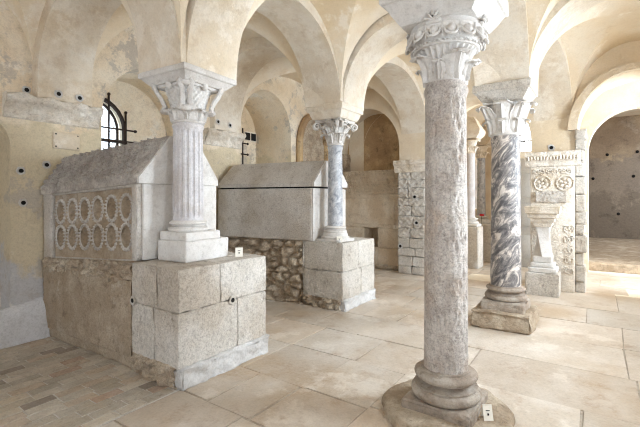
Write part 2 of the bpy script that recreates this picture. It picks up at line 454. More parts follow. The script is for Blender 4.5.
TR = lambda s, z, d: (s, WR-d, z)
wr = MB()
RW = [(-1.9, -.9, 1.2, 2.6, .5), (.75, 1.75, 1.2, 2.6, .5), (3.55, 4.55, 1.2, 2.6, .5), (5.9, 6.8, 1.2, 2.6, .45)]
arched_wall(wr, TR, WB, WE, -.02, 4.25, 0, .6, RW)
struct('wall_right', wr, M['wall_cream'], sharp=30)
TB = lambda s, z, d: (WB-d, s, z)
wb = MB(); arched_wall(wb, TB, WR-.6, WL+1.3, -.02, 4.25, 0, .5, [(-.75, .65, 0, 2.2, .7), (1.3, 2.8, 0, 2.2, .75), (3.55, 4.75, 1.1, 2.4, .6)])
struct('wall_rear', wb, M['wall_cream'], sharp=30)

# ---- the rooms beyond the end wall
fx = WE+.65
w2 = MB()
arched_wall(w2, lambda s, z, d: (9.9+d, s, z), -2.6, .75, -.02, 4.25, 0, .4, [(-1.4, .2, 0, 2.5, .82)])
struct('wall_inner', w2, M['wall_cream'], sharp=30)
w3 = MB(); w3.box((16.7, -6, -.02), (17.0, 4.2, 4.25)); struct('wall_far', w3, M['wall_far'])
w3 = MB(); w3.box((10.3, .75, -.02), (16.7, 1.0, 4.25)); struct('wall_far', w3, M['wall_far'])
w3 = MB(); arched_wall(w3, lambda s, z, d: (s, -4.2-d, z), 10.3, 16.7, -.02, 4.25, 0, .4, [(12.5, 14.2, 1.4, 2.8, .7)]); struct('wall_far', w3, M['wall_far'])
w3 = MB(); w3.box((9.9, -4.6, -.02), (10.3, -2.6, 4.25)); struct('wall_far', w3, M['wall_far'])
w3 = MB(); arched_wall(w3, lambda s, z, d: (s, -2.2-d, z), fx, 9.9, -.02, 4.25, 0, .4, [(8.55, 9.65, .1, 2.4, .6)]); struct('wall_passage', w3, M['wall_cream'])
w3 = MB(); w3.box((fx, 4.6, -.02), (12.9, 5.0, 4.25)); struct('wall_chapel', w3, M['wall_cream'])
w3 = MB(); arched_wall(w3, lambda s, z, d: (12.5+d, s, z), 1.0, 4.6, -.02, 4.25, 0, .4, [(2.9, 3.6, 1.2, 2.6, .35)]); struct('wall_chapel', w3, M['wall_cream'])
st = MB(); st.rough((10.12, -4.2, -.02), (16.7, .75, .18), .5, .01, 3, 4, .03, .03); tag(st.build('floor', M['rough_brown']), kind='structure')
for y, z in ((-.2, 3.0), (-1.0, 3.05), (-1.6, 2.2), (.2, 2.2), (-.9, 2.25), (-.5, 1.0), (-1.7, .95)):
    h = MB(); h.ell((16.69, y, z), (.02, .05, .05), 10, 6); h.build('hole', M['hole'], bpy.data.objects['wall_far'])
# chapel vaults beyond
vb = MB()
for a0, a1 in ((fx, 10.2), (10.2, 12.5)):
    for b0, b1 in ((.95, 2.5), (2.5, 4.6)):
        vault_cell(vb, [(a0, b0), (a1, b0), (a0, b1), (a1, b1)], (2.7,)*4, 3.6, 16)
vault_cell(vb, [(fx, -2.2), (9.9, -2.2), (fx, .75), (9.9, .75)], (2.6,)*4, 3.8, 20)
struct('ceiling', vb, M['vault'], sharp=28)

# ------------------------------------------------------------------ floor
fl = MB(); fl.box((WB, WR, -.06), (WE, WL, -.006)); fl.box((WE, -2.2, -.06), (10.2, 5.0, -.006)); fl.box((10.2, .9, -.06), (12.6, 5, -.006))
mm = [M['floor'], M['mortar'], M['brick'], M['grout_white']]
fl.mi = [1]*len(fl.f); fl.cur = 0
fl.tint = (1, 1, 1)
def slab(u0, u1, v0, v1, j=.012, gap=.005, tint=(1, 1, 1), n=4):
    fl.tint = tint; c = []
    q = lambda a, b: (a+R.uniform(-j, j), b+R.uniform(-j, j))
    a, b, d, e = q(u0+gap, v0+gap), q(u1-gap, v0+gap), q(u1-gap, v1-gap), q(u0+gap, v1-gap)
    z = R.uniform(-.0015, .0015); o = len(fl.v)
    fl.v += [(*p, z) for p in (a, b, d, e)]; fl.v += [(*p, -.03) for p in (a, b, d, e)]
    fl.face((o, o+1, o+2, o+3))
    for k in range(4): fl.face((o+k, o+4+k, o+4+(k+1) % 4, o+(k+1) % 4))
def field(us, va, vb, lmin, lmax):
    for k in range(len(us)-1):
        b0 = vb if us[k] < WE else min(vb, 4.6)
        if us[k+1] <= 2.0: b0 = min(b0, 2.7)
        a0 = va if us[k] < WE-.1 or va > -1 else -2.2
        v = a0
        while v < b0-.01:
            v1 = v+R.uniform(lmin, lmax)
            if b0-v1 < .25: v1 = b0
            g = R.uniform(.88, 1.06); w_ = R.uniform(-.04, .06)
            slab(us[k], us[k+1], v, v1, tint=(g, g*(.98-w_*.5), g*(.97-w_)), gap=.005)
            v = v1
field([WB, -1.9, -1.2, -.5, .2, .85, 1.42, 1.95, 2.53, 3.22, 3.86, 4.55, 5.2, 5.85, 6.5, 7.05, WE+.1], 1.36, WL, .42, .95)
field([WB, -1.7, -.8, .1, .95, 1.8, 2.58, 3.4, 4.2, 5.0, 5.8, 6.6, WE+.1], WR, 1.36, .85, 1.35)
field([WE+.1, 8.4, 9.0, 9.6, 10.15], -2.2, 4.6, .6, 1.2)
fl.cur = 2
vv = 2.72; row = 0
while vv < WL-.02:
    u = WB-(.12 if row % 2 else 0)+R.uniform(-.05, .05)
    while u < 1.92:
        L = R.choice([.19, .2, .22, .22, .24]); 
        t = R.random()
        if t < .12: c = (.88, .74, .68)
        elif t < .17: c = (.62, .58, .56)
        elif t < .35: c = (.97, .89, .82)
        else: g = R.uniform(.8, 1.08); c = (g, g*.99, g*.97)
        u1 = min(u+L, 1.95)
        if u1-u > .05 and u > WB: slab(u, u1, vv, vv+.104, .004, .005, c)
        u += L
    vv += .104; row += 1
fl.cur = 3; fl.tint = (1, 1, 1)
fl.box((WB, 2.71, -.02), (1.95, WL, -.004))
struct('floor', fl, mm, flat=True)

# lime bench at the foot of the left wall
bb = MB()
def bench(u, v):
    s = WB+(1.9-WB)*u; a = PI/2*v
    h = .36+.05*math.sin(s*4.2)+.02*fbm((s, 0, 0), 3); d = .15
    return (s, WL-d*math.cos(a)*(1-.25*math.sin(a)), h*math.sin(a)+.01*fbm((s, a, 1), 5))
bb.grid(bench, 60, 10); tag(bb.build('baseboard_left', M['lime_white']), kind='structure')
# pilaster legs + cornices on the left wall
def cornice(mb, x0, x1, y, z0, z1, out, seed=0, chip=.03):
    """Weathered moulding along x on a wall face at y, running out towards -y."""
    n = 46; prof = [(0, z0), (.03, z0+.01), (.04, z0+(z1-z0)*.3), (out*.62, z0+(z1-z0)*.55), (out*.9, z0+(z1-z0)*.68), (out, z0+(z1-z0)*.74), (out, z1-.01), (out*.92, z1), (0, z1)]
    def fn(u, v):
        k = v*(len(prof)-1); i = min(int(k), len(prof)-2); t = k-i
        o = prof[i][0]*(1-t)+prof[i+1][0]*t; z = prof[i][1]*(1-t)+prof[i+1][1]*t
        x = x0+(x1-x0)*u; h = chip*fbm((x+seed, z*1.7, seed), 6, 4)
        if 0 < v < 1: o = max(.005, o+h-max(0, fbm((x, z, seed+4), 9))*chip); z += h*.35
        return (x, y-o, z)
    mb.grid(fn, n, 32)
    mb.box((x0+.002, y-.02, z0+.01), (x1-.002, y+.02, z1-.01))
    for x in (x0, x1):
        mb.face([mb.v.append((x, y-o, z)) or len(mb.v)-1 for o, z in prof])
for (a, b) in ((1.5, 2.46), (4.05, 4.82)):
    mb = MB(); cornice(mb, a, b, WL, 2.35, 2.6, .13, a, .05)
    mb.build('cornice', M['cornice'], wall_left, sharp=60)['label'] = 'chipped white stone moulding'
# arched frame around the plaster, round fixing holes and small plaque on the left wall
def hole(x, y, z, nx, ny, parent, r=.022, cm='lime'):
    n = Vector((nx, ny, 0)); t = Vector((-ny, nx, 0)); zz = Vector((0, 0, 1))
    ring = MB(); c = Vector((x, y, z))
    def fn(u, v):
        a = 2*PI*u; rr = r*(2.0+.5*noise.noise(Vector((math.cos(a)*2+x, math.sin(a)*2+z, y))))*(1-v)+r*v
        return c+n*(.003+.004*math.sin(PI*v))+t*(rr*math.cos(a))+zz*(rr*math.sin(a))
    ring.grid(fn, 20, 4, cu=True)
    h = ring.build('hole_collar', M[cm], parent)
    d = MB(); o = len(d.v)
    def fd(u, v):
        a = 2*PI*u; q = v*r*1.02
        return c+n*(.0062-.003*(1-v))+t*(q*math.cos(a))+zz*(q*math.sin(a))
    d.grid(fd, 16, 3, cu=True)
    k = d.build('hole', M['hole'], parent); k['label'] = 'round dark hole'
for x, z, o in ((1.71, 2.67, 0), (1.98, 2.67, .1), (2.2, 2.67, .1), (1.9, 1.88, 0), (1.66, 1.8, 0), (1.68, 1.46, 0), (4.25, 2.72, .1), (4.5, 2.7, .1)):
    hole(x, WL-.009-o, z, 0, -1, wall_left)
pl = MB(); pl.rough((1.96, WL-.03, 2.07), (2.24, WL+.01, 2.26), .05, .006, 9, 3, .012, .012)
plq = pl.build('wall_plaque', M['arch'], loc=(2.1, WL, 2.16)); tag(plq, 'small pale stone plaque set in the ochre wall below the cornice', 'plaque')
for x in (1.985, 2.215):
    for z in (2.095, 2.235):
        d = MB(); d.ell((x-2.1, -.031, z-2.16), (.009, .006, .009), 8, 6); d.build('fixing_hole', M['hole'], plq)

# ------------------------------------------------------------------ windows
def arch_pts(c, r, spr, rise, y, n=14):
    return [(c-r*math.cos(PI*k/n), y, spr+rise*math.sin(PI*k/n)) for k in range(n+1)]
def window(name, c, r, sill, spr, rise, y):
    mb = MB(); poly = [(c-r, sill), (c+r, sill)]+[(p[0], p[2]) for p in arch_pts(c, r, spr, rise, 0)][::-1]
    mb.prism(poly, 1, y, y+.012)
    w = struct(name, mb, M['glass'])
    lm = MB()
    for k in range(-8, 12):
        for sg in (-1, 1):
            x0 = c-r; z0 = sill+k*.22
            pts = []
            for q in range(25):
                x = x0+2*r*q/24; z = z0+sg*(2*r*q/24)*1.25+(2*r*1.25 if sg < 0 else 0)
                zt = spr+rise*math.sqrt(max(0, 1-((x-c)/r)**2))
                if sill < z < zt: pts.append((x, y-.006, z))
            if len(pts) > 1: lm.tube([pts[0], pts[-1]], .004, 5)
    lm.build('lead_lattice', M['iron'], w)
    fr = MB(); fr.tube([(c-r, y-.015, sill)]+arch_pts(c, r, spr, rise, y-.015)+[(c+r, y-.015, sill)], .022, 6)
    fr.build('window_frame', M['iron'], w)
    return w
window('window_1', 2.84, .44, 1.35, 2.55, .44, WL+1.1)
g = thing('window_grille', 'rusted iron bar grille with projecting spikes before the arched lattice window', 'grille', (2.87, WL+.93, 1.4))
for x in (-.3, -.06, .2, .46):
    mb = MB(); zt = 1.16+.42*math.sqrt(max(0, 1-(min(abs(x), .44)/.47)**2))+.12
    mb.tube([(x, 0, -.05), (x, 0, zt)], .015, 6); mb.ell((x, 0, zt), (.024, .024, .024), 8, 6); mb.build('upright_bar', M['iron'], g)
for z, rr in ((.28, .013), (.53, .013), (.74, .013), (.97, .026), (1.16, .013)):
    mb = MB(); mb.tube([(-.5, .012, z), (.62, .012, z)], rr, 6); mb.ell((.62, .012, z), (.028, .024, .024), 8, 6); mb.build('cross_bar', M['iron'], g)
mb = MB(); mb.tube([(-.45, .03, 1.05)]+[(p[0], .03, p[2]) for p in arch_pts(0, .45, 1.15, .45, 0)]+[(.45, .03, -.05)], .035, 6); mb.build('arched_rim', M['iron'], g)
# second grille, seen edge on
window('window_2', 5.505, .23, 1.6, 2.6, .24, WL+1.12)
g2 = thing('window_grille', 'narrow iron grille with short spikes in the recess behind the plain grey tomb', 'grille', (5.52, WL+.86, 1.55))
for x in (-.22, 0, .2):
    mb = MB(); mb.tube([(x, 0, 0), (x, 0, 1.38)], .016, 6); mb.build('upright_bar', M['iron'], g2)
for z in (.2, .42, .64, .86, 1.08):
    mb = MB(); mb.tube([(-.3, .02, z), (.36, .02, z)], .014, 6); mb.ell((.36, .02, z), (.026, .02, .026), 8, 6); mb.build('cross_bar', M['iron'], g2)
vt = thing('wall_vent', 'pair of small dark square openings in the recess wall beside the narrow grille', 'vent', (6.02, WL+.945, 2.80))
for x in (-.085, .085):
    mb = MB(); mb.box((x-.07, -.012, -.075), (x+.07, .004, .075)); mb.build('dark_opening', M['hole'], vt)
mb = MB(); mb.box((-.18, -.008, -.1), (.18, .003, .1)); mb.build('surround', M['cornice'], vt)

# ------------------------------------------------------------------ columns
def er(a): return Vector((math.cos(a), math.sin(a), 0))
def et(a): return Vector((-math.sin(a), math.cos(a), 0))
UP = Vector((0, 0, 1))

def leaf(mb, ang, z0, z1, rb, width, curl=.035, thick=.014, lobes=4, off=.01, flare=.02):
    nt, ns = 18, 10
    zc = z1-curl
    def mid(t):
        if t < .68:
            q = t/.68; z = z0+(zc-z0)*q; return rb(z)+off+flare*q*q, z, 0
        a = (t-.68)/.32*3.7
        return rb(zc)+off+flare+curl*(1-math.cos(a)), zc+curl*math.sin(a), a
    def pt(t, s, side):
        r, z, a = mid(t)
        w = width*(.62+.42*math.sin(PI*min(t/.9, 1)*.8))*(1-.55*max(0, (t-.5)/.5)**1.3)
        w *= 1+.16*abs(math.sin(lobes*PI*t))
        rel = (.009*math.cos(PI*s*4)+.014*max(0, 1-abs(s)*5)-.22*width*s*s)*max(0, math.cos(a*.8))
        nr, nz = math.cos(a), math.sin(a)
        rel += -thick if side else 0
        th = s*w/2
        p = er(ang)*(r+rel*nr)+et(ang)*th+UP*(z+rel*nz*.6)
        p -= er(ang)*(th*th/(2*max(.1, r)))*.8
        return p
    o = len(mb.v); m = ns+1
    for side in (0, 1):
        for i in range(nt+1):
            for j in range(ns+1): mb.v.append(tuple(pt(i/nt, -1+2*j/ns, side)))
    K = (nt+1)*m
    for i in range(nt):
        for j in range(ns):
            q = (o+i*m+j, o+i*m+j+1, o+(i+1)*m+j+1, o+(i+1)*m+j); mb.face(q); mb.face([x+K for x in q][::-1])
    for i in range(nt):
        for j in (0, ns): mb.face((o+i*m+j, o+(i+1)*m+j, o+K+(i+1)*m+j, o+K+i*m+j))
    for i in (0, nt):
        for j in range(ns): mb.face((o+i*m+j, o+i*m+j+1, o+K+i*m+j+1, o+K+i*m+j))

def volute(mb, ang, path0, c, Rv, turns=1.4, r=.016, flat=1.7, sgn=1):
    """A scroll in the vertical plane at ang: a stalk from path0 = (radius, z) up into a spiral about c = (radius, z)."""
    sp = []; n = 34
    for k in range(n+1):
        q = k/n; a = PI-q*turns*2*PI; rr = Rv*(1-.82*q)
        sp.append((c[0]+sgn*rr*math.cos(a), c[1]+rr*math.sin(a)))
    st = []
    for k in range(8):
        q = k/8; x = path0[0]*(1-q)+sp[0][0]*q; z = path0[1]*(1-q)+sp[0][1]*q
        st.append((x-.015*math.sin(PI*q), z))
    pts = [er(ang)*x+UP*z for x, z in st+sp]
    mb.tube(pts, lambda t: r*(1.15-.35*t), 8, flat, side=et(ang))

def bell(mb, prof, seg=64, flutes=0, depth=0, zr=None):
    def rf(r, z, a):
        if flutes and (zr is None or zr[0] < z < zr[1]): return r-depth*(.5-.5*math.cos(flutes*a))
        return r
    mb.lathe(prof, seg, rf=rf)

def square_block(mb, prof, seg=10, chip=0, seed=0):
    """prof of (half width, z): a square moulded block."""
    def fn(u, v):
        k = v*(len(prof)-1); i = min(int(round(k)), len(prof)-1); h, z = prof[i]
        q = u*4; e = int(q) % 4; t = q-int(q); x, y = h, -h+2*h*t
        for _ in range(e): x, y = -y, x
        if chip:
            c = 1-chip*max(0, fbm((x*1.0+seed, y, z), 5, 3)); x *= c; y *= c
        return (x, y, z)
    n = len(prof)-1
    mb.grid(fn, seg*4, n, cu=True)
    o = len(mb.v); S = seg*4; base = o-S*(n+1)
    mb.face([base+k*(n+1) for k in range(S)][::-1]); mb.face([base+k*(n+1)+n for k in range(S)])

def abacus(parent, h, z0, z1, lo, mat, seed=0, mid=(.4, .45)):
    mb = MB()
    zc = z0+(z1-z0)*.52
    square_block(mb, [(lo, z0), (lo+.01, z0+.008), (lo+(h-lo)*mid[0], z0+(zc-z0)*mid[1]), (h-.03, zc-.012), (h-.02, zc), (h-.006, zc+.004), (h, zc+.012), (h, z1-.012), (h-.01, z1), (0.05, z1)], 12, .03, seed)
    return mb.build('abacus', mat, parent, sharp=30)

def attic(z0, z1, r, rs):
    """Base rings from z0 to z1, widest r, shaft radius rs."""
    H = z1-z0; P = []
    for k in range(9):
        a = -PI/2+PI*k/8; P.append((r-.17*H+.17*H*math.cos(a)+.0, z0+.19*H+.19*H*math.sin(a)))
    P += [(r-.13*H, z0+.39*H), (r-.12*H, z0+.44*H), (r-.2*H, z0+.445*H)]
    for k in range(1, 6):
        a = PI*k/6; P.append((r-.22*H-(.2*H)*math.sin(a)-.06*H*k/6, z0+.45*H+.2*H*k/6))
    r2 = r-.2*H; P += [(r2, z0+.655*H), (r2, z0+.68*H)]
    for k in range(9):
        a = -PI/2+PI*k/8; P.append((r2-.04*H+.13*H*math.cos(a), z0+.79*H+.12*H*math.sin(a)))
    P += [(rs+.012, z0+.94*H), (rs+.01, z1), (rs*.9, z1+.005)]
    return P

# ---- the pitted grey column in the foreground
A = thing('column', 'tall pitted grey column nearest the viewer, standing on a rough round slab', 'column', (2.80, .886, 0))
mb = MB()
def ring_slab(mb, r, z0, z1, seed, sq=0):
    def rf(rr, z, a): return rr*(1+.10*fbm((math.cos(a)*1.3+seed, math.sin(a)*1.3, z), 1.6, 3))
    mb.lathe([(r*.97, z0), (r, z0+.02), (r*.985, z1-.03), (r*.95, z1-.008), (r*.86, z1)] + [(r*q, z1+.004*math.sin(q*30)) for q in (.7, .5, .3)], 90, rf=rf)
ring_slab(mb, .44, -.01, .075, 3.0); mb.build('foundation_slab', M['rough_brown'], A, sharp=50)
mb = MB(); mb.rough((-.235, -.235, .05), (.235, .235, .135), .04, .006, 9, 2, .014, .02); mb.build('plinth', M['base_brown'], A)
mb = MB(); mb.lathe(attic(.135, .33, .235, .152), 72, rf=lambda r, z, a: r*(1+.012*fbm((math.cos(a), math.sin(a), z*3), 3))); mb.build('base', M['base_brown'], A)
mb = MB(); S0, S1 = .325, 2.30; ns = 190
prof = [(0, S0+(S1-S0)*k/ns) for k in range(ns+1)]
def shaftA(r, z, a):
    t = (z-S0)/(S1-S0); r0 = .150-.012*t
    if t > .955: return r0+.012*math.sin(PI*min(1, (t-.955)/.035)) if t < .99 else r0
    p = Vector((math.cos(a)*.15, math.sin(a)*.15, z*.34))
    side = .35+.65*max(0, math.cos(a-(PI+.62)))**.8                       # the most eroded side faces the aisle
    d, _ = noise.voronoi(p*29)
    pit = max(0, .55-d[0])*.036*(1 if fbm(p, 9, 2) > -.1 else .25)
    n = fbm(p, 16, 4)
    return r0-pit*side+.0045*n*side-.008*max(0, fbm(p+Vector((4, 1, 0)), 5, 3))*side
mb.lathe(prof, 150, rf=shaftA); mb.build('shaft', M['shaft_grey'], A, sharp=70)
cap = MB(); z0, z1 = 2.30, 2.70
rbA = lambda z: .135+.018*((z-z0)/.36)+.145*max(0, (z-z0-.06)/.27)**1.7
bell(cap, [(rbA(z0+.22*k/14), z0+.22*k/14) for k in range(15)], 224, 28, .022, (z0+.04, z0+.22))
zt = z0+.22
cap.lathe([(rbA(zt)-.03, zt-.01), (rbA(zt)+.012, zt), (rbA(zt)+.02, zt+.012), (rbA(zt)+.012, zt+.024), (rbA(zt)+.0, zt+.03), (.222, zt+.05), (.242, zt+.10), (.25, zt+.125), (.242, zt+.135), (.235, zt+.19)], 72)
nb_ = 44
for k in range(nb_):                                                     # bead and reel
    a = 2*PI*k/nb_; p = er(a)*(rbA(zt)+.024)+UP*(zt+.014); cap.ell(p, (.009, .015 if k % 2 else .006, .009), 6, 5, (er(a), et(a), UP))
for k in range(14):                                                      # egg and dart
    a = 2*PI*k/14; e = (er(a)*.82+UP*.57).normalized(); f = et(a); h = e.cross(f)
    p = er(a)*.243+UP*(zt+.078); cap.ell(p, (.030, .028, .038), 10, 8, (e, f, h))
    pts = []
    for q in range(15):
        b = -PI*.15-PI*1.7*q/14+PI*.5+PI*.35-.0
        b = PI/2+.5+(2*PI-1.0)*q/14
        pts.append(p+f*(.043*math.cos(b))+h*(.054*math.sin(b)))
    cap.tube(pts, .009, 6)
    a2 = a+PI/14; p2 = er(a2)*.245+UP*(zt+.08); cap.ell(p2, (.012, .008, .05), 6, 6, (er(a2), et(a2), UP))
capo = cap.build('capital', M['capital'], A, sharp=35)
for k in range(4):
    lf = MB(); leaf(lf, PI/4+PI/2*k, z0+.005, z0+.18, rbA, .17, .020, .022, 4, .012, .014); lf.build('acanthus_leaf', M['capital'], capo, sharp=50)
    lf = MB(); leaf(lf, PI/2*k, z0+.005, z0+.13, rbA, .09, .018, .014, 4, .006, .012); lf.build('acanthus_leaf', M['capital'], capo, sharp=50)
ab = abacus(A, .345, 2.68, 2.93, .235, M['capital'], 1, (.45, .5))
for k in range(4):                                                        # fleuron on each side of the capital
    a = PI/2*k; f = MB()
    f.rough((.225, -.05, zt+.12), (.262, .05, zt+.15), .02, .002, 20, k, .008)
    for q in range(5):
        b = PI*(.1+.8*q/4); c0 = Vector((.25, 0, zt+.14))
        f.tube([c0, c0+Vector((.018, .028*math.cos(b), .028*math.sin(b))), c0+Vector((.014, .06*math.cos(b), .06*math.sin(b)))], lambda t: .012*(1-.4*t), 6)
    f.v = [tuple(er(a)*x+et(a)*y+UP*z) for x, y, z in f.v]
    f.build('fleuron', M['capital'], capo)

# ---- Corinthian capital helper
def corinthian(parent, z0, z1, r0, r1, mat, nl=8, half=.24, rows=2, lw=.13, vol=True, rot=0, curl=.03):
    H = z1-z0; mb = MB(); rb_ = lambda z: r0+(r1-r0)*max(0, (z-z0)/H)**1.8
    mb.lathe([(r0+.012, z0), (r0+.024, z0+.016), (r0+.012, z0+.032)]+[(rb_(z0+H*q/10), z0+H*q/10) for q in range(2, 10)]+[(r1+.012, z1-.05), (r1+.004, z1-.035)], 56)
    h = half*.98; n = 12
    poly = []
    for e in range(4):                                                    # concave slab on top
        for k in range(n):
            t = -1+2*k/n; y = h*t*.98; x = h-.07*(1-t*t); 
            if k == 0: x = h*.93; y = -h*.93
            for _ in range(e): x, y = -y, x
            poly.append((x, y))
    mb.prism(poly, 2, z1-.045, z1+.004)
    c = mb.build('capital', mat, parent, sharp=35)
    for k in range(nl):
        l = MB(); leaf(l, rot+2*PI*k/nl, z0+.02, z0+H*.46, rb_, lw, curl, .014, 4, .006, .02); l.build('acanthus_leaf', mat, c, sharp=50)
    if rows > 1:
        for k in range(nl):
            l = MB(); leaf(l, rot+2*PI*(k+.5)/nl, z0+.06, z0+H*.74, rb_, lw*.95, curl, .014, 4, .004, .03); l.build('acanthus_leaf', mat, c, sharp=50)
    if vol:
        for k in range(4):
            for d in (-.12, .12):
                a = PI/4+PI/2*k+d; v = MB()
                volute(v, a, (rb_(z0+H*.45)+.02, z0+H*.45), (half*1.2, z1-.1), .055, 1.4, .015, 1.4); v.build('volute', mat, c)
            v = MB(); a = PI/2*k; v.ell(er(a)*(half-.06)+UP*(z1-.02), (.03, .045, .045), 10, 8, (er(a), et(a), UP))
            for q in range(6): b = 2*PI*q/6; v.ell(er(a)*(half-.045)+UP*(z1-.02+.035*math.sin(b))+et(a)*.035*math.cos(b), (.02, .018, .018), 8, 6, (er(a), et(a), UP))
            v.build('fleuron', mat, c)
    return c

def plain_shaft(parent, z0, z1, r0, r1, mat, seed=0, amp=.002, seg=72, n=50, flutes=0, depth=.0):
    mb = MB()
    def rf(r, z, a):
        t = (z-z0)/(z1-z0); q = r0+(r1-r0)*t
        if t > .95: q += .012*math.sin(PI*(t-.95)/.05)
        elif flutes and .03 < t < .93:
            q -= depth*max(0, .25+.9*math.cos(flutes*a))**.6*min(1, (t-.03)*30)*min(1, (.93-t)*40) if math.cos(flutes*a) > -.27 else 0
        return q+amp*fbm((math.cos(a)*.2+seed, math.sin(a)*.2, z), 9, 3)
    mb.lathe([(0, z0+(z1-z0)*k/n) for k in range(n+1)], seg, rf=rf)
    return mb.build('shaft', mat, parent, sharp=40)

# ---- black-veined column on the right
D = thing('column', 'black veined white marble column on an uneven brown stone footing', 'column', (5.22, .93, 0))
mb = MB(); mb.rough((-.33, -.32, -.01), (.33, .34, .2), .04, .022, 4, 5, .03, .05, fn=lambda p, e: -.05*max(0, p[2]/.2)**3 if not e[2] else 0); mb.build('footing', M['rough_brown'], D, sharp=55)
mb = MB(); mb.rough((-.245, -.235, .18), (.235, .235, .31), .04, .008, 6, 8, .018, .03); mb.build('plinth', M['base_brown'], D)
mb = MB(); mb.lathe(attic(.31, .47, .235, .175), 64); mb.build('base', M['base_brown'], D)
plain_shaft(D, .465, 2.25, .170, .156, M['cipollino'], 4)
corinthian(D, 2.25, 2.66, .160, .215, M['capital'], 8, .235, 1, .13, vol=False)
_c = [c for c in D.children if c.name.startswith('capital')][0]
for k in range(4):
    l = MB(); leaf(l, PI/2*k, 2.27, 2.63, lambda z: .165+.07*max(0, (z-2.25)/.4)**1.6, .24, .03, .016, 6, .01, .03); l.build('palm_leaf', M['capital'], _c, sharp=50)
    l = MB(); leaf(l, PI/4+PI/2*k, 2.27, 2.6, lambda z: .17+.09*max(0, (z-2.25)/.4)**1.6, .15, .04, .016, 5, .012, .04); l.build('palm_leaf', M['capital'], _c, sharp=50)
abacus(D, .31, 2.64, 2.84, .215, M['ashlar'], 2)

# ---- pedestals and the two columns that stand on them
def pock(p, e):
    d, _ = noise.voronoi(Vector(p)*17); return -.010*max(0, .55-d[0])*(1 if fbm(p, 3, 2) > -.1 else .2)+.004*fbm(p, 22, 3)

def masonry(mb, x0, x1, y0, y1, zs, cutsx, cutsy, seed, amp=.006, step=.022, gap=.0025, chip=.02):
    """Courses of dressed blocks filling a rectangle."""
    for k in range(len(zs)-1):
        xs = [x0]+cutsx[k % len(cutsx)]+[x1]; ys = [y0]+cutsy[k % len(cutsy)]+[y1]
        for i in range(len(xs)-1):
            for j in range(len(ys)-1):
                o = R.uniform(-.003, .003)
                mb.rough((xs[i]+gap*(i > 0), ys[j]+gap*(j > 0), zs[k]+gap*(k > 0)), (xs[i+1], ys[j+1], zs[k+1]), step, amp, 6, seed+k+i*3+j*5, .008, chip, fn=pock)

p1 = thing('column_pedestal', 'pale stone block pedestal at the near corner of the carved tomb', 'pedestal', (1.92, 2.69, 0))
mb = MB(); masonry(mb, 0, 1.0, 0, .665, [.16, .60, .944], [[.62], [.42]], [[.33], [.29]], 3); mb.build('block', M['ashlar'], p1)
mb = MB()
def rub_foot(p, e):
    d, _ = noise.voronoi(Vector(p)*10); return .05*min(1, (d[1]-d[0])*3)-.035+.03*fbm(p, 8, 4) if not e[2] else 0
def foot(p, e):
    d, _ = noise.voronoi(Vector(p)*9); return .02*fbm(p, 7, 4)-.03*min(1, d[0]) if not e[2] else 0
mb.rough((.0, -.045, -.01), (1.02, .3, .17), .022, .014, 8, 9, .03, .08, fn=foot); mb.build('lime_footing', M['lime'], p1, sharp=60)['label'] = 'ragged white lime footing'
mb = MB(); mb.rough((-.015, .035, -.01), (.9, .66, .17), .02, .014, 8, 19, .02, .05, fn=rub_foot); mb.build('rubble_footing', M['rubble'], p1, sharp=70)['label'] = 'crumbling brown footing'
hole(.55, -.009, .60, 0, -1, p1, .02, 'ashlar'); hole(-.009, .63, .62, -1, 0, p1, .02, 'ashlar')

B = thing('column', 'white fluted column with lyre shaped capital before the carved tomb', 'column', (2.34, 3.13, .944), math.radians(4))
dz = .944
mb = MB(); mb.rough((-.19, -.19, 0), (.33, .19, .185), .05, .003, 6, 3, .01, .012); mb.rough((-.175, -.175, .183), (.24, .18, .262), .05, .003, 6, 4, .01, .012); mb.build('plinth', M['capital'], B)
mb = MB(); mb.lathe(attic(.262, .36, .178, .138), 64); mb.build('base', M['capital'], B)
plain_shaft(B, .355, 2.19-dz, .136, .132, M['shaft_white'], 2, .0012, 160, 60, 16, .013)
z0, z1 = 2.19-dz, 2.53-dz
mb = MB(); rbB = lambda z: .132+.085*max(0, (z-z0)/.365)**1.7
def rfB(r, z, a):
    t = (z-z0)/.365
    return r+(.010*math.cos(24*a)*math.cos(z*110) if t > .32 else 0)       # basket weave
mb.lathe([(.14, z0), (.15, z0+.012), (.14, z0+.026)]+[(rbB(z0+.365*q/30), z0+.365*q/30) for q in range(2, 28)]+[(.222, z1-.03), (.22, z1-.02)], 144, rf=rfB)
square_block(mb, [(.20, z1-.03), (.21, z1-.02), (.21, z1)], 8)
capB = mb.build('capital', M['capital'], B, sharp=50)
for k in range(8):
    l = MB(); leaf(l, 2*PI*k/8, z0+.02, z0+.125, rbB, .10, .02, .014, 4, .004, .012); l.build('acanthus_leaf', M['capital'], capB, sharp=50)
for k in range(4):
    v = MB(); a = PI/4+PI/2*k
    def lyre(a, s):
        P = [(.155, .09, 0), (.205, .13, s*.03), (.25, .13, s*.05), (.235, .18, s*.035), (.27, .26, s*.03), (.315, .33, s*.035), (.335, .38, s*.05), (.35, .41, s*.03)]
        out = []
        for i in range(len(P)-1):
            for q in range(4):
                t = q/4; out.append([P[i][n]*(1-t)+P[i+1][n]*t for n in range(3)])
        out.append(P[-1])
        return [er(a)*x*.86+et(a)*y+UP*(z0+z*.83) for x, z, y in out]
    for s in (-1, 1): v.tube(lyre(a, s), .019, 8, 1.3, side=et(a))
    for x, z in ((.25, .135), (.335, .385)): v.ell(er(a)*x*.86+UP*(z0+z*.83), (.03, .055, .028), 10, 8, (er(a), et(a), UP))
    v.build('lyre_scroll', M['capital'], capB)
    v = MB(); a = PI/2*k; v.ell(er(a)*.215+UP*(z1-.02), (.03, .035, .04), 10, 8, (er(a), et(a), UP)); v.build('fleuron', M['capital'], capB)
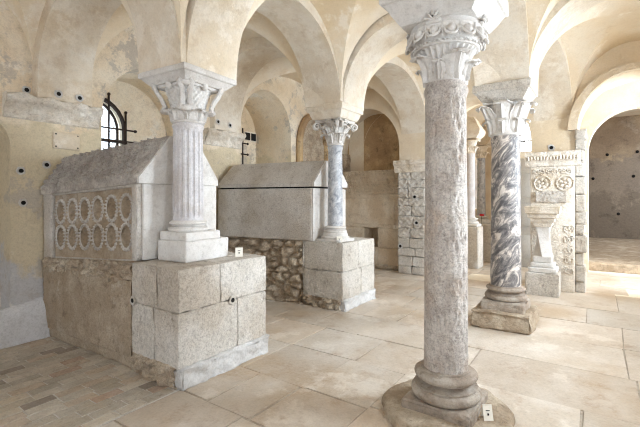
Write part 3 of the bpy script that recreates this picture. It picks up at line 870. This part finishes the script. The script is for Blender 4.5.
abB = abacus(B, .31, 2.515-dz, 2.635-dz, .20, M['capital'], 6, (.32, .1))

p2 = thing('column_pedestal', 'pale stone block pedestal at the near corner of the plain grey tomb', 'pedestal', (4.52, 2.80, 0))
mb = MB(); masonry(mb, 0, .92, 0, .67, [.14, .52, .908], [[.5], [.42]], [[.67-.02], [.64]], 21); mb.build('block', M['ashlar'], p2)
mb = MB(); mb.rough((.0, -.045, -.01), (.94, .3, .15), .03, .014, 8, 12, .03, .08, fn=foot); mb.build('lime_footing', M['lime'], p2, sharp=60)
mb = MB(); mb.rough((-.015, .035, -.01), (.86, .66, .15), .024, .014, 8, 29, .02, .05, fn=rub_foot); mb.build('rubble_footing', M['rubble'], p2, sharp=70)
Cc = thing('column', 'slim blue grey marble column with leafy white capital by the plain tomb', 'column', (4.76, 3.07, .908))
dz = .908
mb = MB(); mb.rough((-.2, -.2, 0), (.2, .2, .035), .06, .002, 6, 3, .008, .01)
mb.lathe([(.2, .035), (.2, .06), (.18, .075)], 48); mb.build('plinth', M['capital'], Cc)
mb = MB(); mb.lathe([(.18, .06), (.18, .1), (.16, .125)]+attic(.12, .215, .165, .105), 56); mb.build('base', M['capital'], Cc)
plain_shaft(Cc, .21, 2.25-dz, .108, .098, M['blue_marble'], 8)
corinthian(Cc, 2.25-dz, 2.61-dz, .098, .19, M['capital'], 8, .225, 2, .1, rot=.2, curl=.034)
abacus(Cc, .29, 2.60-dz, 2.79-dz, .22, M['arch'], 9)
# rows out of the picture behind the viewer, which carry the same vaults
for (x, y), lb in (((-.1, 3.2), 'grey column behind the viewer in the left row'), ((-.3, .9), 'grey column behind the viewer in the right row')):
    E_ = thing('column', lb, 'column', (x, y, 0))
    mb = MB(); mb.rough((-.25, -.25, 0), (.25, .25, .2), .1, .004, 6, 3, .012); mb.build('plinth', M['ashlar'], E_)
    mb = MB(); mb.lathe(attic(.2, .38, .23, .15), 40); mb.build('base', M['ashlar'], E_)
    plain_shaft(E_, .375, 2.3, .15, .14, M['shaft_white'], 3, .001, 40, 12)
    mb = MB(); mb.lathe([(.14, 2.3), (.16, 2.45), (.24, 2.62), (.25, 2.66)], 40); mb.build('capital', M['capital'], E_)
    abacus(E_, .3, 2.65, 2.84, .23, M['arch'], 3)

# ------------------------------------------------------------------ tombs
def lid_relief(a, b):
    """Overlapping scales: height at (a along, b up the slope)."""
    r = b/.085; k = math.floor(r); h = 0
    for kk in (k, k+1):
        aa = a/.1+(.5 if kk % 2 else 0); c = math.floor(aa)+.5
        d = math.hypot((aa-c)*.1, (kk-r)*.085+.02)
        h = max(h, (1-(d/.062)**2)*(.65+.35*math.cos(d*260)))
    return max(0, h)

def slope_grid(mb, P00, P10, P01, P11, nu, nv, hf, nrm):
    """A relief surface over a quad; hf gives the height along nrm."""
    P00, P10, P01, P11 = map(Vector, (P00, P10, P01, P11)); nrm = Vector(nrm).normalized()
    lu = (P10-P00).length; lv = (P01-P00).length
    def fn(u, v):
        p = (P00*(1-u)+P10*u)*(1-v)+(P01*(1-u)+P11*u)*v
        e = min(u*lu, (1-u)*lu, v*lv, (1-v)*lv)
        return p+nrm*(hf(u*lu, v*lv)*min(1, e/.02))
    mb.grid(fn, nu, nv)

t1 = thing('sarcophagus', 'carved sarcophagus with two rows of shells below a scaly gabled lid', 'tomb', (1.93, 3.38, 0))
YL = 1.65                                                                  # length to the wall
drop = lambda y: -.06*max(0, min(1, y/1.6))*1.0
def shear(mb, k=.075):
    mb.v = [(x-k*y/YL, y, z+(drop(y)*1.4 if z > .8 else 0)) for x, y, z in mb.v]
mb = MB()
masonry(mb, 0, .98, 0, YL-.01, [.1, .78], [[.5]], [[]], 31, .008, .026)
mb.rough((.02, 0, -.01), (.96, YL-.01, .11), .05, .02, 7, 3, .02, .04); shear(mb); mb.build('base', M['base_stone'], t1)
mb = MB()                                                                  # ragged rubble band between base and chest
def rubband(p, e):
    d, _ = noise.voronoi(Vector(p)*11); return .05*min(1, (d[1]-d[0])*3)-.035+.03*fbm(p, 8, 4) if e[0] else 0
mb.rough((.0, .0, .745), (.96, YL-.02, .94), .018, .004, 9, 5, .01, 0, fn=rubband); shear(mb); mb.build('rubble_course', M['rubble'], t1, sharp=70)
mb = MB(); mb.rough((.155, .0, .947), (.92, YL-.02, 1.695), .06, .004, 6, 14, .012, .012)
mb.rough((.055, 1.47, .935), (.17, YL-.02, 1.69), .05, .004, 6, 15, .008, .012)          # far pilaster strip
mb.rough((.05, .0, .947), (.17, .075, 1.695), .05, .003, 6, 16, .008, .012)                # near edge strip
mb.rough((.06, .075, 1.612), (.17, 1.47, 1.69), .05, .004, 6, 17, .008, .012)
mb.rough((.085, .07, .935), (.17, 1.48, .955), .05, .004, 6, 18, .006)
shear(mb, .13); chest1 = mb.build('chest', M['chest'], t1)
SHELLS = [(.20+.226*k, 1.44-.27*r_, r_) for r_ in range(2) for k in range(6)]
pn = MB()
def panel(a, b):
    y, z = .09+a, .95+b; h = .005*fbm((a, b, 2), 9, 3)
    for cy, cz, r_ in SHELLS:
        e = math.hypot((y-cy)/.078, (z-cz)/.098)
        if e < 1: h -= .075*(1-e**3)
    if .235 < b < .305: h -= .012*min(1, (b-.235)/.015, (.305-b)/.015)
    return h
slope_grid(pn, (.088, .09, .95), (.088, 1.45, .95), (.088, .09, 1.615), (.088, 1.45, 1.615), 210, 104, panel, (-1, 0, 0))
shear(pn, .13); pn_o = pn.build('carved_panel', M['carved'], chest1, sharp=60)
pn_o['label'] = 'brown panel carved with shells'
for r_ in range(2):
    for k in range(6):
        cy = .2+.226*k; cz = 1.44-.27*r_; sh = MB()
        flip = r_ == 0
        def sf(u, v, cy=cy, cz=cz, flip=flip):                     # ribbed fan round the bowl
            a = 2*PI*u; t = .90+.28*v
            rib = 1+.06*math.cos(20*a)*v
            y = .085*t*math.cos(a)*rib; z = .107*t*math.sin(a)*rib*(1.12 if math.sin(a) < 0 else 1)
            h = .004+.026*math.sin(PI*v)*(.62+.38*math.cos(20*a))-.008*v
            return (.088-h, cy+y, cz+z)
        sh.grid(sf, 120, 8, cu=True); shear(sh, .13); sh.build('shell', M['chest'], pn_o, sharp=70)  # paler rims: worn stone, with relief highlights put into the colour
# lid of the carved tomb: tapering, flat ridge, scale relief on the visible slope, plain white gable end
def lid(t, x0, x1, r0, r1, y0, y1, ze, zr, far, relief, mat, end_mat, edge=.05):
    """Gabled lid: eaves x0..x1 at ze, ridge strip r0..r1 at zr; far = scale of the far end (dx, dz)."""
    mb = MB(); fx0, fx1, fr0, fr1, fze, fzr, hip = far
    N = [(x0, y0, ze), (r0, y0, zr), (r1, y0, zr), (x1, y0, ze)]
    F = [(fx0, y1, fze), (fr0, y1-hip, fzr), (fr1, y1-hip, fzr), (fx1, y1, fze)]
    Nb = [(x0, y0, ze-edge), (x1, y0, ze-edge)]; Fb = [(fx0, y1, fze-edge), (fx1, y1, fze-edge)]
    v = N+F+Nb+Fb
    mb.add(v, [(1, 2, 6, 5), (2, 3, 7, 6), (4, 5, 6, 7), (8, 9, 11, 10), (0, 4, 10, 8), (3, 9, 11, 7), (4, 7, 11, 10), (0, 1, 2, 3), (0, 3, 9, 8)])
    d1 = Vector(N[1])-Vector(N[0]); d2 = Vector(F[0])-Vector(N[0]); nrm = d2.cross(d1)
    if nrm.z < 0: nrm = -nrm
    slope_grid(mb, N[0], F[0], N[1], F[1], 260 if relief else 40, 90 if relief else 16, relief or (lambda a, b: .004*fbm((a, b, 5), 5, 3)), nrm)
    return mb
def rel1(a, b):
    h = .040*lid_relief(a, b)+.014*fbm((a, b, 7), 14, 3)
    if a < .14: h *= .25
    return h+.004
mb = lid(t1, .035, .945, .36, .66, -.02, YL-.03, 1.69, 2.10, (-.105, .8, .10, .4, 1.595, 1.965, .14), rel1, M['lid'], M['chest'])
mb.build('lid', M['lid'], t1, sharp=60)['label'] = 'weathered gabled lid carved with scales'
mb = MB(); mb.prism([(.045, 1.64), (.045, 1.695), (.365, 2.095), (.655, 2.095), (.935, 1.695), (.935, 1.64)], 1, -.05, -.018); mb.build('gable_end', M['capital'], t1)['label'] = 'smooth white gable slab'
mb = MB(); mb.rough((.1, -.03, .949), (.93, .002, 1.64), .08, .002, 5, 4, .006); mb.build('end_panel', M['capital'], t1)['label'] = 'smooth white end slab'

t2 = thing('sarcophagus', 'plain grey sarcophagus with smooth gabled lid on a rubble base', 'tomb', (4.52, 3.3, 0))
YL2 = 1.66
def splay(mb): mb.v = [(x-.25*max(0, y)/YL2, y, z) for x, y, z in mb.v]
mb = MB()
def rub2(p, e):
    if e[2]: return 0
    d, _ = noise.voronoi(Vector((p[0]*5.5, p[1]*5.5, p[2]*9))); return .075*min(1, (d[1]-d[0])*3.2)-.06+.03*fbm(p, 8, 4)
mb.rough((.02, .18, -.01), (.88, YL2, .915), .024, .004, 9, 5, .02, 0, fn=rub2); splay(mb); mb.build('rubble_base', M['rubble'], t2, sharp=70)
mb = MB(); mb.rough((-.01, 0, .912), (.88, YL2, 1.655), .05, .004, 5, 22, .012, .015)
splay(mb); mb.build('chest', M['chest'], t2)
mb = MB(); mb.rough((.0, -.02, .914), (.87, .004, 1.65), .08, .002, 5, 4, .006); mb.build('end_panel', M['capital'], t2)['label'] = 'smooth white end slab'
mb = MB(); mb.box((.02, .02, 1.64), (.85, YL2-.02, 1.69)); splay(mb); mb.build('lid_joint', M['hole'], t2)['label'] = 'dark joint under the lid'
mb = lid(t2, -.02, .89, .28, .58, -.02, YL2, 1.73, 2.06, (-.02, .89, .28, .58, 1.73, 2.06, .05), None, M['chest'], M['chest'], .055)
splay(mb); mb.build('lid', M['chest'], t2, sharp=35)
mb = MB(); mb.prism([(-.012, 1.68), (-.012, 1.735), (.285, 2.055), (.575, 2.055), (.882, 1.735), (.882, 1.68)], 1, -.045, -.018); mb.build('gable_end', M['capital'], t2)

t3 = thing('sarcophagus', 'low scaly lidded tomb with a square opening, under the far arched niche', 'tomb', (WE+.10, 3.43, 0))
W3 = 1.51
mb = MB(); zb = [.0, .42, .86]
mb.rough((0, 0, .05), (.52, .52, .44), .06, .008, 6, 3, .012, .02); mb.rough((0, 0, .445), (.52, .52, .87), .06, .008, 6, 4, .012, .02)
mb.rough((0, .86, .05), (.52, W3, .44), .06, .008, 6, 5, .012, .02); mb.rough((0, .86, .445), (.52, W3, .87), .06, .008, 6, 6, .012, .02)
mb.rough((.01, .52, .05), (.52, .86, .46), .06, .008, 6, 7, .012, .02); mb.rough((.42, .52, .46), (.52, .86, .87), .06, .004, 6, 8, .012)
mb.build('base', M['pale'], t3)
mb = MB(); mb.rough((-.06, .01, -.01), (.52, W3-.02, .09), .03, .03, 8, 5, .03, .03); mb.build('rubble_footing', M['rubble'], t3, sharp=70)
mb = MB(); mb.rough((.02, 0, .87), (.52, W3, 1.56), .05, .005, 8, 9, .012, .015); mb.rough((-.005, .12, .95), (.05, W3-.1, 1.5), .03, .008, 9, 11, .012, .02); mb.build('chest', M['pale'], t3)
mb = MB()
rel3 = lambda a, b: .05*lid_relief(a, b)+.006*fbm((a, b, 3), 12, 3)
slope_grid(mb, (-.01, 0, 1.58), (-.01, W3, 1.58), (.2, .0, 2.14), (.2, W3, 2.14), 240, 90, rel3, (-1, 0, .4))
mb.prism([(0, 1.55), (-.01, 1.58), (.2, 2.14), (.4, 2.14), (.52, 2.0), (.52, 1.55)], 1, 0.001, W3-.001); mb.build('lid', M['pale'], t3, sharp=60)

# ------------------------------------------------------------------ respond pilaster and pier on the end wall
def end_cornice(mb, y0, y1, x, z0, z1, out, seed, teeth=False):
    c = MB(); cornice(c, y0, y1, 0, z0, z1, out, seed, .012)
    mb_v = [(x+b, a, z) for a, b, z in c.v]; o = len(mb.v); mb.v += mb_v
    for f in c.f: mb.face([i+o for i in f])
pil = MB(); zz = 0.0; k = 0
while zz < 2.02:
    h = R.choice([.16, .2, .24]); h = min(h, 2.05-zz)
    ys = [2.8, 2.8+R.uniform(.2, .36), 3.36]
    for a, b in zip(ys, ys[1:]):
        def chev(p, e, k=k):
            return (.008*math.sin(55*(p[2]+abs(((p[1]*6+k*.5) % 1)-.5)*.16)) if e[0] < 0 and 2.0 > p[2] > .7 else 0)
        pil.rough((WE-.17, a+.003, zz+.003), (WE, b-.003, zz+h-.003), .022, .012, 7, k, .012, .02, fn=chev)
    zz += h; k += 1
pil_o = tag(pil.build('trim_1', M['ashlar'], sharp=60), kind='structure')
mb = MB(); end_cornice(mb, 2.74, 3.42, WE-.17, 2.03, 2.27, .1, 4); mb.rough((WE-.17, 2.8, 2.03), (WE, 3.36, 2.26), .1, .002); mb.build('cornice', M['cornice'], pil_o, sharp=60)
for y, z in ((3.0, 1.54), (2.96, 1.03), (3.3, .55)): hole(WE-.18, y, z, -1, 0, pil_o, .028)

PX = WE-.18                                                                 # front face of the carved pier
pier = MB(); pier.rough((PX, .33, -.01), (WE, .96, 2.04), .08, .004, 6, 3, .012, .015)
pier_o = tag(pier.build('trim_2', M['cornice'], sharp=50), kind='structure')
mb = MB(); end_cornice(mb, .25, 1.03, PX, 2.03, 2.27, .12, 8); mb.rough((PX, .3, 2.04), (WE, .99, 2.262), .1, .002)
for k in range(16): mb.ell((PX-.085, .29+.046*k, 2.17), (.03, .02, .04), 8, 6)
mb.build('cornice', M['cornice'], pier_o, sharp=60)
def rosette(mb, y, z, r, x):
    mb.tube([(x-.008, y+r*math.cos(2*PI*q/24), z+r*math.sin(2*PI*q/24)) for q in range(25)], .014, 6)
    for q in range(6):
        a = 2*PI*q/6+.3; mb.ell((x-.012, y+r*.5*math.cos(a), z+r*.5*math.sin(a)), (.018, r*.24, r*.24), 8, 6)
    mb.ell((x-.015, y, z), (.02, r*.2, r*.2), 8, 6)
for (y, z) in ((.46, 1.76), (.78, 1.76)):
    mb = MB(); rosette(mb, y, z, .12, PX); mb.build('carved_rosette', M['cornice'], pier_o)
mb = MB()
for q in range(3):
    for s in (-1, 1):
        y = .45+.19*q; z = 1.95
        pts = [(PX-.01, y+s*.04+.05*(1-t/14*.8)*math.cos(s*t*.7), z+.05*(1-t/14*.8)*math.sin(s*t*.7)) for t in range(14)]
        mb.tube(pts, .012, 6)
mb.build('carved_scroll', M['cornice'], pier_o)
mb = MB(); mb.rough((PX-.03, .44, 1.44), (PX+.02, .88, 1.62), .014, .012, 26, 6, .008); mb.build('rough_panel', M['chest'], pier_o, sharp=70)
for y in (.41, .88):
    mb = MB()
    for q in range(5):
        z = .35+.17*q
        for s in (-1, 1):
            pts = [(PX-.008, y+s*.03+.045*(1-t/12*.8)*math.cos(s*t*.75+q), z+.07*(1-t/12*.8)*math.sin(s*t*.75+q)) for t in range(12)]
            mb.tube(pts, .011, 6)
    mb.build('carved_scroll', M['cornice'], pier_o)
hole(WE-.004, .67, 2.36, -1, 0, wall_end, .028)
# carved stone jamb strip beside the right-hand arch
jm = MB(); k = 0; zz = .0
while zz < 2.6:
    h = R.uniform(.16, .3); jm.rough((WE-.06-R.uniform(0, .05), .22-R.uniform(0, .05), zz), (WE+.3, .33, min(2.62, zz+h)-.005), .03, .012, 9, k, .015, .03); zz += h; k += 1
tag(jm.build('trim_3', M['ashlar'], sharp=60), kind='structure')
ja = arch((WE+.1, -1.15), (WE+.1, .3), 0, 0, .4, 3.45, .1, 2.62, 2.62, name='trim_4')

# small twisted pedestal in front of the pier
P = thing('pillar_pedestal', 'short twisted stone pillar on a stepped block in front of the carved pier', 'pedestal', (7.25, .74, 0))
mb = MB(); mb.rough((-.23, -.23, -.01), (.23, .23, .35), .05, .006, 6, 3, .014, .02); mb.build('block', M['ashlar'], P)
mb = MB(); mb.rough((-.2, -.2, .35), (.2, .2, .43), .05, .003, 6, 4, .012, .01); mb.rough((-.165, -.165, .43), (.165, .165, .5), .05, .003, 6, 5, .012, .01); mb.rough((-.13, -.13, .5), (.13, .13, .6), .05, .003, 6, 6, .012, .01); mb.build('stepped_base', M['capital'], P)
mb = MB()
def tw(u, v):
    a = 2*PI*u; z = .6+.48*v; tws = -.9*v
    r = .105/max(abs(math.cos((a % (PI/2))-PI/4)), .75)*(1-.18*math.sin(PI*v))+.0
    return (r*math.cos(a+tws), r*math.sin(a+tws), z)
mb.grid(tw, 48, 20, cu=True); mb.build('twisted_shaft', M['capital'], P, sharp=25)
mb = MB(); square_block(mb, [(.11, 1.06), (.13, 1.09), (.13, 1.12), (.16, 1.15), (.165, 1.19), (.2, 1.21), (.205, 1.26), (.235, 1.28), (.24, 1.35), (.245, 1.38), (.05, 1.385)], 8, .03, 4); mb.build('capital', M['cornice'], P)

# ------------------------------------------------------------------ distant chapel furniture
def far_column(x, y, zb, lab, shaft_mat, r):
    c = thing('column', lab, 'column', (x, y, zb))
    mb = MB(); mb.rough((-.2, -.2, 0), (.2, .2, .06), .1, .002); mb.build('plinth', M['capital'], c)
    mb = MB(); mb.lathe(attic(.06, .2, .19, r), 32); mb.build('base', M['capital'], c)
    plain_shaft(c, .2, 2.5-zb, r, r*.93, shaft_mat, 3, .001, 36, 14)
    corinthian(c, 2.5-zb, 2.82-zb, r*.95, .18, M['cornice'], 6, .2, 1, .11, vol=False)
    mb = MB(); square_block(mb, [(.18, 2.82-zb), (.25, 2.9-zb), (.27, 2.96-zb), (.27, 3.0-zb), (.1, 3.3-zb)], 6); mb.build('abacus', M['arch'], c)
for x, y, w, lab in ((9.15, 2.36, .46, 'low stone block under the nearer white column of the far chapel'), (10.35, 2.40, .6, 'tall stone block under the farther grey column of the far chapel')):
    mb = MB(); mb.rough((-w/2, -w/2, 0), (w/2, w/2, .9), .12, .006, 5, x, .015, .02)
    b = mb.build('column_pedestal', M['ashlar'], None); b.location = (x, y, -.004); tag(b, lab, 'pedestal')
far_column(9.15, 2.36, .895, 'slender white column in the far chapel beyond the middle arch', M['shaft_white'], .11)
far_column(10.35, 2.40, .895, 'thin dark grey column farther back in the chapel', M['blue_marble'], .1)
f = thing('flower', 'small red flower on the grey block in the far chapel', 'flower', (10.12, 2.33, .895))
mb = MB(); mb.tube([(0, 0, 0), (0, .01, .2)], .006, 6); mb.build('stalk', M['green'], f)
mb = MB()
for k in range(7): a = k*2*PI/6; mb.ell((.03*math.cos(a)*(k < 6), .03*math.sin(a)*(k < 6), .22), (.03, .03, .025), 8, 6)
mb.build('petals', M['red'], f)
d = thing('door', 'pale grey door in the far chapel seen beside the veined column', 'door', (9.78, 1.4, 0))
mb = MB(); mb.rough((0, -.34, 0), (.06, .34, 2.4), .3, .0, 1, 0, .008); mb.build('leaf', M['door'], d)
for z in (.2, .9, 1.55):
    mb = MB(); mb.rough((-.012, -.25, z), (.01, .25, z+.5), .3, .0, 1, 0, .006); mb.build('door_panel', M['door'], d)
dw = MB(); arched_wall(dw, lambda s, z, dd: (9.86+dd, s, z), .95, 1.85, -.02, 4.25, 0, .3, [(1.08, 1.72, 2.55, 2.9, .3)])
struct('wall_chapel', dw, M['wall_cream'])
mb = MB(); mb.tube([(0, -.35, 0), (0, -.35, .8)], .014, 6)
w4 = MB(); w4.prism([(1.05, 2.5), (1.75, 2.5), (1.75, 3.25), (1.05, 3.25)], 0, 10.02, 10.03); w4o = struct('window_3', w4, M['glass'])
mb = MB(); mb.tube([(10.0, 1.4, 2.52), (10.0, 1.4, 3.2)], .015, 6); mb.tube([(10.0, 1.06, 2.8), (10.0, 1.74, 2.8)], .015, 6); mb.build('glazing_bar', M['iron'], w4o)

# ------------------------------------------------------------------ little cards
def card(x, y, z, rz, lab, w=.07, h=.085):
    c = thing('information_card', lab, 'card', (x, y, z), rz, None)
    for s, nm in ((1, 'front_panel'), (-1, 'back_panel')):
        mb = MB(); mb.add([(-w/2, -s*.03, 0), (w/2, -s*.03, 0), (w/2, 0, h), (-w/2, 0, h), (-w/2, -s*.027, 0), (w/2, -s*.027, 0), (w/2, s*.003, h-.001), (-w/2, s*.003, h-.001)],
                          [(0, 1, 2, 3), (7, 6, 5, 4), (0, 4, 5, 1), (0, 3, 7, 4), (1, 5, 6, 2), (2, 6, 7, 3)]); mb.build(nm, M['card'], c)
    mb = MB(); mb.box((-.005, -.0225, .03), (.005, -.0165, .042)); mb.box((-.012, -.0135, .056), (.012, -.0105, .059)); mb.build('print', M['ink'], c)
card(2.72, 2.86, .946, -.75, 'white folded card on the pedestal beside the fluted column')
card(4.60, 2.90, .910, -.95, 'white folded card at the foot of the slim blue grey column')
card(WE+.08, 3.52, .875, -PI/2+.1, 'white card on a ledge of the low tomb under the niche', .09, .07)
card(2.74, .60, .08, -.95, 'white folded card leaning at the base of the pitted column', .06, .09)

# ------------------------------------------------------------------ light
W = bpy.data.worlds.new('World'); SC.world = W; W.use_nodes = True
bg = W.node_tree.nodes['Background']; bg.inputs[0].default_value = (.80, .89, 1.0, 1); bg.inputs[1].default_value = 4.0
def area(name, loc, aim, sx, sy, power, col, spread=180):
    l = bpy.data.lights.new(name, 'AREA'); l.shape = 'RECTANGLE'; l.size = sx; l.size_y = sy; l.energy = power; l.color = col; l.spread = math.radians(spread)
    o = bpy.data.objects.new(name, l); C.objects.link(o); o.location = loc
    o.rotation_euler = (Vector(aim)-Vector(loc)).to_track_quat('-Z', 'Z').to_euler(); return o
COOL = (.81, .91, 1.0); NEUT = (1, .97, .93); WARM = (1, .88, .72)
for (a, b, s_, sp_, ri), pw, aim in zip(RW, (2, 20, 95, 100), ((-1, 3, 1), (1.7, 3.6, 1.2), (2.9, 2.8, 1.1), (5.9, 3.1, 1.0))):
    area('window_light', ((a+b)/2, WR-.16, 2.05), aim, .9, 1.6, pw, COOL, 140)
area('rear_fill', (WB-.4, 2.05, 1.5), (3, 2.4, 1.6), 1.4, 2.6, 4, NEUT)  # fill lights added in the unseen openings behind the viewer
area('rear_fill', (WB-.4, 4.15, 2.0), (3, 3.9, 1.9), 1.1, 1.6, 4, NEUT)
area('passage_light', (9.1, -2.5, 1.6), (8.6, 1, .6), 1.05, 2.4, 240, COOL)
area('window_light', (10.22, 1.4, 2.87), (8, 1.4, 2.0), .7, .75, 25, NEUT)
area('far_light', (13.35, -4.5, 2.3), (13.6, 0, 1.0), 1.6, 1.8, 110, NEUT)
area('chapel_light', (12.8, 3.25, 2.0), (9, 2.6, 1.2), .7, 1.4, 60, NEUT)
area('window_light', (5.505, WL+1.3, 2.2), (5.7, 3.5, 1.9), .44, 1.0, 16, COOL)
area('window_light', (2.87, WL+1.35, 2.0), (2.9, 3.5, 1.9), .85, 1.2, 14, COOL)

# ------------------------------------------------------------------ camera and colour
cam = bpy.data.cameras.new('Camera'); co = bpy.data.objects.new('Camera', cam); C.objects.link(co)
co.location = (0, 0, 1.5); co.rotation_euler = (PI/2, 0, math.radians(-55.0))
cam.lens = 22.5; cam.sensor_width = 36; cam.shift_y = -14.5/640; cam.clip_start = .05
SC.camera = co
SC.view_settings.view_transform = 'Standard'; SC.view_settings.look = 'None'
SC.view_settings.gamma = 1; SC.view_settings.use_curve_mapping = False
SC.view_settings.exposure = 0.0
SC.cycles.filter_width = 1.1
SC.cycles.diffuse_bounces = 8; SC.cycles.max_bounces = 12
